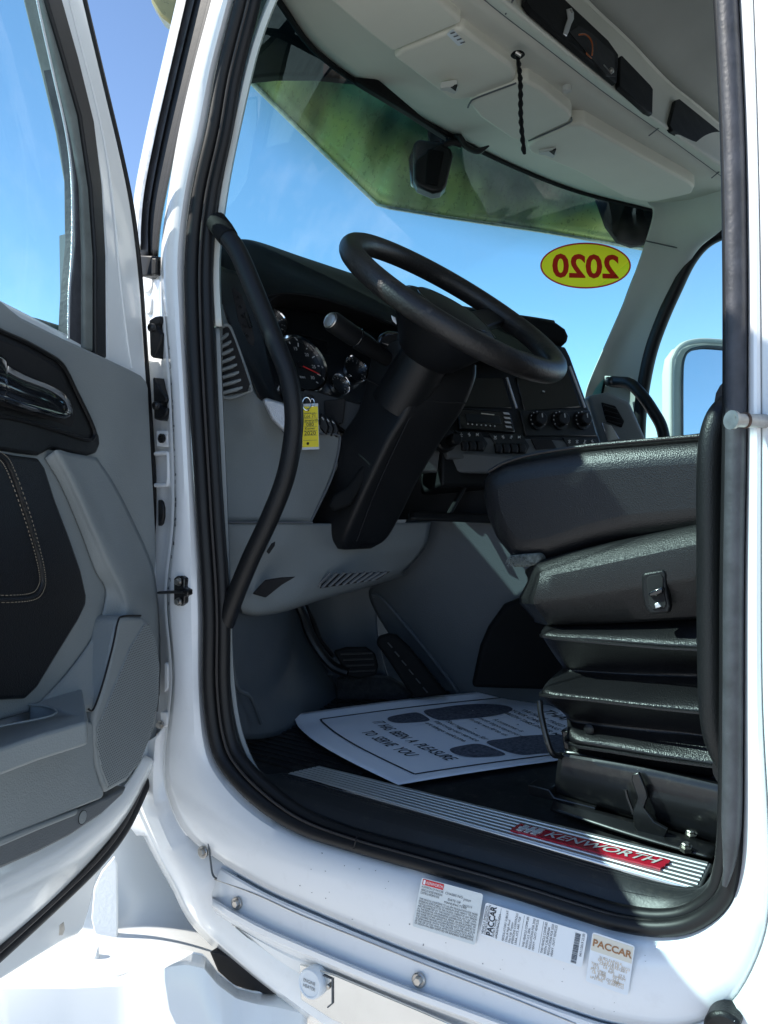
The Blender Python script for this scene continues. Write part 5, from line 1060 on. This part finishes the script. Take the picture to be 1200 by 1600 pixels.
MB().lathe(DP(129, 1277, .0505), dn_, [(.0088, 0), (.0088, .0008), (.0080, .001)], 24).build('screw_cap', 'grey_trim', DR)
MB().lathe(DP(129, 1277, .0502), dn_, [(.0098, 0), (.0098, .0005)], 24).build('cap_gap', 'dark_hole', DR)
dslab([(-80, 1348), (0, 1311), (60, 1288), (124, 1264), (120, 1274), (60, 1298), (0, 1324), (-80, 1362)], .062, .01, 'pull_lip', 'grey_trim', DR, .003)
# speaker: grey surround with perforated grille
spk = [(186, 968), (192, 963), (222, 963), (236, 974), (246, 1000), (252, 1040), (250, 1095), (240, 1145), (222, 1190), (198, 1222), (166, 1240), (158, 1222), (150, 1195), (147, 1150), (148, 1120), (166, 1060)]
sk_ = dslab(spk, .060, .045, 'speaker_surround', 'grey_trim', DR, .007, 4)
MB().tube([DP(x, y, .058) for x, y in cr([(138, 1108), (146, 1108), (160, 1070), (176, 1010), (184, 972), (192, 963), (220, 962)], 30)], .0014, 6).build('panel_joint', 'dark_hole', DR)
gp = [(204, 1012), (226, 975), (234, 976), (243, 1000), (249, 1040), (247, 1095), (237, 1145), (219, 1190), (196, 1216), (170, 1230), (160, 1205), (152, 1165), (152, 1140), (178, 1075)]
gl = dslab(gp, .0618, .004, 'speaker_grille', 'grey_trim', DR, .001)
from mathutils.geometry import intersect_point_tri_2d
def inside(x, y, poly):
    c = False; n_ = len(poly)
    for i in range(n_):
        (x1, y1), (x2, y2) = poly[i], poly[i-1]
        if (y1 > y) != (y2 > y) and x < (x2-x1)*(y-y1)/(y2-y1)+x1: c = not c
    return c
mb = MB(); c3 = DP(200, 1110, .0621); us = unit(dd_); cnt = 0
gq = [((DP(x, y, .0621)-c3)@us, (DP(x, y, .0621)-c3)[2]) for x, y in gp]
for i in range(-30, 31):
    for j in range(-60, 61):
        a, b = (i+.5*(j % 2))*.0042, j*.0036
        if inside(a, b, gq):
            c = c3+us*a+A([0, 0, b])
            mb.face([c+(us*math.cos(t)+A([0, 0, math.sin(t)]))*.0009 for t in (0, 1.05, 2.09, 3.14, 4.19, 5.24)])
mb.build('perforations', 'dark_hole', gl)['kind'] = 'stuff'
# white inner door skin below the trim, gently crowned
MB().patch([[DP(x, y, .012) for x, y in ((-80, 1385), (0, 1350), (110, 1296), (190, 1232), (225, 1180))],
            [DP(x, y, .020) for x, y in ((-80, 1430), (0, 1390), (110, 1325), (196, 1252), (236, 1185))],
            [DP(x, y, .014) for x, y in ((-80, 1470), (0, 1430), (100, 1360), (196, 1265), (240, 1190))],
            [DP(x, y, -.004) for x, y in ((-80, 1530), (0, 1482), (90, 1402), (192, 1285), (244, 1192))]], 30, 16).build('lower_skin', 'white_gloss', DR, solid=.002)

# ------------------------------------------------------------------ printed labels on the sill
def surf_plane(x, y, yy): return PY(x, y, yy)
def label_sheet(corners, yy, name, m, lab_, rnd=.003):
    o = MB(); P4 = [PY(x, y, yy) for x, y in corners]       # TL TR BR BL
    def fn(u, v, dz=0): return (P4[3]*(1-u)+P4[2]*u)*(1-v)+(P4[0]*(1-u)+P4[1]*u)*v+A([0, -dz, 0])
    t = thing(name, lab_, 'label', fn(.5, 0))
    W_, H_ = np.linalg.norm(P4[1]-P4[0]), np.linalg.norm(P4[3]-P4[0]); r = rnd; pts = []
    for (cx_, cy_, a0) in ((W_-r, H_-r, 0), (r, H_-r, 90), (r, r, 180), (W_-r, r, 270)):
        for k_ in range(6): a = math.radians(a0+18*k_); pts.append(fn((cx_+r*math.cos(a))/W_, (cy_+r*math.sin(a))/H_))
    sh = MB().prism(pts, (0, .0004, 0)).build('sheet', m, t)
    return sh, fn, W_, H_
LY = -.0262
sh, fn, W_, H_ = label_sheet([(659, 1371), (755, 1397), (742, 1477), (644, 1447)], LY, 'emission_label', 'label_paper', 'pale noise emission label with a red nameplate logo on the sill')
def lt(s, u, v, sz, m='ink', sx=1., bold=0.0, align='LEFT', sheet=None, f=None, W=None, H=None, shear=0):
    return wtext('lettering', s, lambda x, y: f(x/W, y/H, .0006), sz, m, sheet, u*W, v*H, sx=sx, bold=bold, align=align, shear=shear, maxw=(.97-u)*W if align == 'LEFT' else None)
kw = dict(sheet=sh, f=fn, W=W_, H=H_)
MB().face([fn(.03, .87, .0004), fn(.38, .87, .0004), fn(.38, .985, .0004), fn(.03, .985, .0004)]).build('logo_panel', 'ink_red', sh)
wtext('lettering', 'KENWORTH', lambda x, y: fn(x/W_, y/H_, .0006), .0062, 'label_white', sh, .095*W_, .925*H_, align='LEFT', maxw=.27*W_)
MB().face([fn(.045, .885, .0007), fn(.08, .885, .0007), fn(.08, .97, .0007), fn(.045, .97, .0007)]).build('emblem', 'label_white', sh)
wtext('lettering', 'A DIVISION OF PACCAR', lambda x, y: fn(x/W_, y/H_, .0006), .0041, 'ink', sh, .03*W_, .83*H_, align='LEFT', maxw=.36*W_); lt('CHASSIS NO.', .42, .83, .0046, bold=0, **kw); lt('JM539', .72, .80, .0042, 'ink_grey', **kw)
wtext('lettering', 'VEHICLE NOISE EMISSION', lambda x, y: fn(x/W_, y/H_, .0006), .0046, 'ink', sh, .03*W_, .765*H_, align='LEFT', maxw=0.35000000000000003*W_); wtext('lettering', 'CONTROL INFORMATION', lambda x, y: fn(x/W_, y/H_, .0006), .0046, 'ink', sh, .03*W_, .705*H_, align='LEFT', maxw=0.31*W_)
lt('DATE OF', .48, .72, .0046, bold=0, **kw); lt('MANUFACTURE', .43, .65, .0046, bold=0, **kw); lt('04/2019', .72, .69, .0042, 'ink_grey', **kw)
for i, s_ in enumerate(('THIS VEHICLE CONFORMS TO U.S. EPA REGULATION FOR NOISE', 'EMISSION APPLICABLE TO MEDIUM AND HEAVY TRUCKS.', 'THE FOLLOWING ACTS OR THE CAUSING THEREOF BY ANY PERSON', 'ARE PROHIBITED BY THE NOISE CONTROL ACT OF 1972:', '(A) THE REMOVAL OR RENDERING INOPERATIVE, OTHER THAN', 'FOR PURPOSES OF MAINTENANCE, REPAIR, OR REPLACEMENT, OF', 'ANY NOISE CONTROL DEVICE OR ELEMENT OF DESIGN (LISTED IN', 'THE OWNERS MANUAL) INCORPORATED INTO THE VEHICLE IN', 'COMPLIANCE WITH THE NOISE CONTROL ACT,', '(B) THE USE OF THIS VEHICLE AFTER SUCH DEVICE OR ELEMENT', 'OF DESIGN HAS BEEN REMOVED OR RENDERED INOPERATIVE.')):
    lt(s_, .03, .585-i*.050, .0039, bold=0, **kw)
sh, fn, W_, H_ = label_sheet([(759, 1410), (918, 1458), (909, 1512), (750, 1461)], LY, 'emission_label', 'label_white', 'long white label with black upright lettering and a barcode on the sill')
kw = dict(sheet=sh, W=W_, H=H_)
def lv2(s, u, v, sz, m='ink', bold=.0):       # lettering that runs up the label
    return wtext('lettering', s, lambda x, y: fn(u-y/W_, v+x/H_, .0006), sz, m, sh, 0, 0, bold=bold, align='LEFT', maxw=(.96-v)*H_)
lv2('VEHICLE EMISSION', .022, .06, .0046); lv2('CONTROL INFORMATION', .05, .06, .0046); lv2('PACCAR', .095, .06, .0115, bold=.02); lv2('FAMILY NAME', .135, .06, .0040); lv2('LPCR2TRACT2DA', .165, .06, .0042)
for i, s_ in enumerate(('REGULATORY SUBCAT', 'Class 8 High Roof', 'Day Cab Tractor', 'EMISSIONS CONTROLS', 'LRRA, ATS, ARF, TGR')): lv2(s_, .235+i*.032, .05, .0041)
for i, s_ in enumerate(('THIS VEHICLE COMPLIES', 'WITH U.S. EPA', 'REGULATIONS FOR 2020', 'HEAVY - DUTY VEHICLES')): lv2(s_, .44+i*.032, .05, .0042)
for i, s_ in enumerate(('THIS VEHICLE COMPLIES', 'WITH CALIFORNIA', 'REGULATIONS FOR 2020', 'HEAVY - DUTY VEHICLES')): lv2(s_, .62+i*.032, .05, .0042)
mb = MB(); v = .06
while v < .92:
    t_ = random.choice((.008, .012, .02)); mb.face([fn(.895, v, .0004), fn(.945, v, .0004), fn(.945, v+t_, .0004), fn(.895, v+t_, .0004)]); v += t_+random.choice((.008, .014))
mb.build('barcode', 'ink', sh); lv2('04/11/2019 22:30', .972, .30, .0042)
for u in (.165, .40, .59): MB().face([fn(u, .04, .0004), fn(u+.003, .04, .0004), fn(u+.003, .96, .0004), fn(u, .96, .0004)]).build('ruled_line', 'ink_grey', sh)
sh, fn, W_, H_ = label_sheet([(926, 1456), (992, 1478), (981, 1556), (915, 1533)], LY, 'faded_label', 'label_white', 'faded white label with brown lettering nearest the rear of the sill')
kw = dict(sheet=sh, f=fn, W=W_, H=H_)
MB().face([fn(.02, .64, .0002), fn(.98, .64, .0002), fn(.98, .97, .0002), fn(.02, .97, .0002)]).build('header_band', 'label_cream', sh)
lt('PACCAR', .5, .80, .0118, 'ink_brown', bold=.03, align='CENTER', **kw)
for i in range(9):
    for k_ in range(6):
        if random.random() < .72:
            u = .10+k_*.13+random.uniform(-.03, .03); v = .56-i*.055
            lt(random.choice(('RECO', 'TIRE', 'kPa', '22.5', 'PSI', 'GVWR', '2LK', 'RIM', 'LB')), u, v, .0046, 'ink_tan', **kw)

# the door is a part of the cab: everything on it is a sub-part
for o in list(bpy.data.objects):
    q = o.parent
    if q is not None and q.parent is DR: o.parent = DR

mb = MB(); ribs = []
for i in range(26):
    y = .16+i*.020
    MB().box((-1.02, y, 1.2555), (.20, 0, 0), (0, .0045, 0), (0, 0, .0018)).build('floor_rib', 'floor_rubber', CAB)
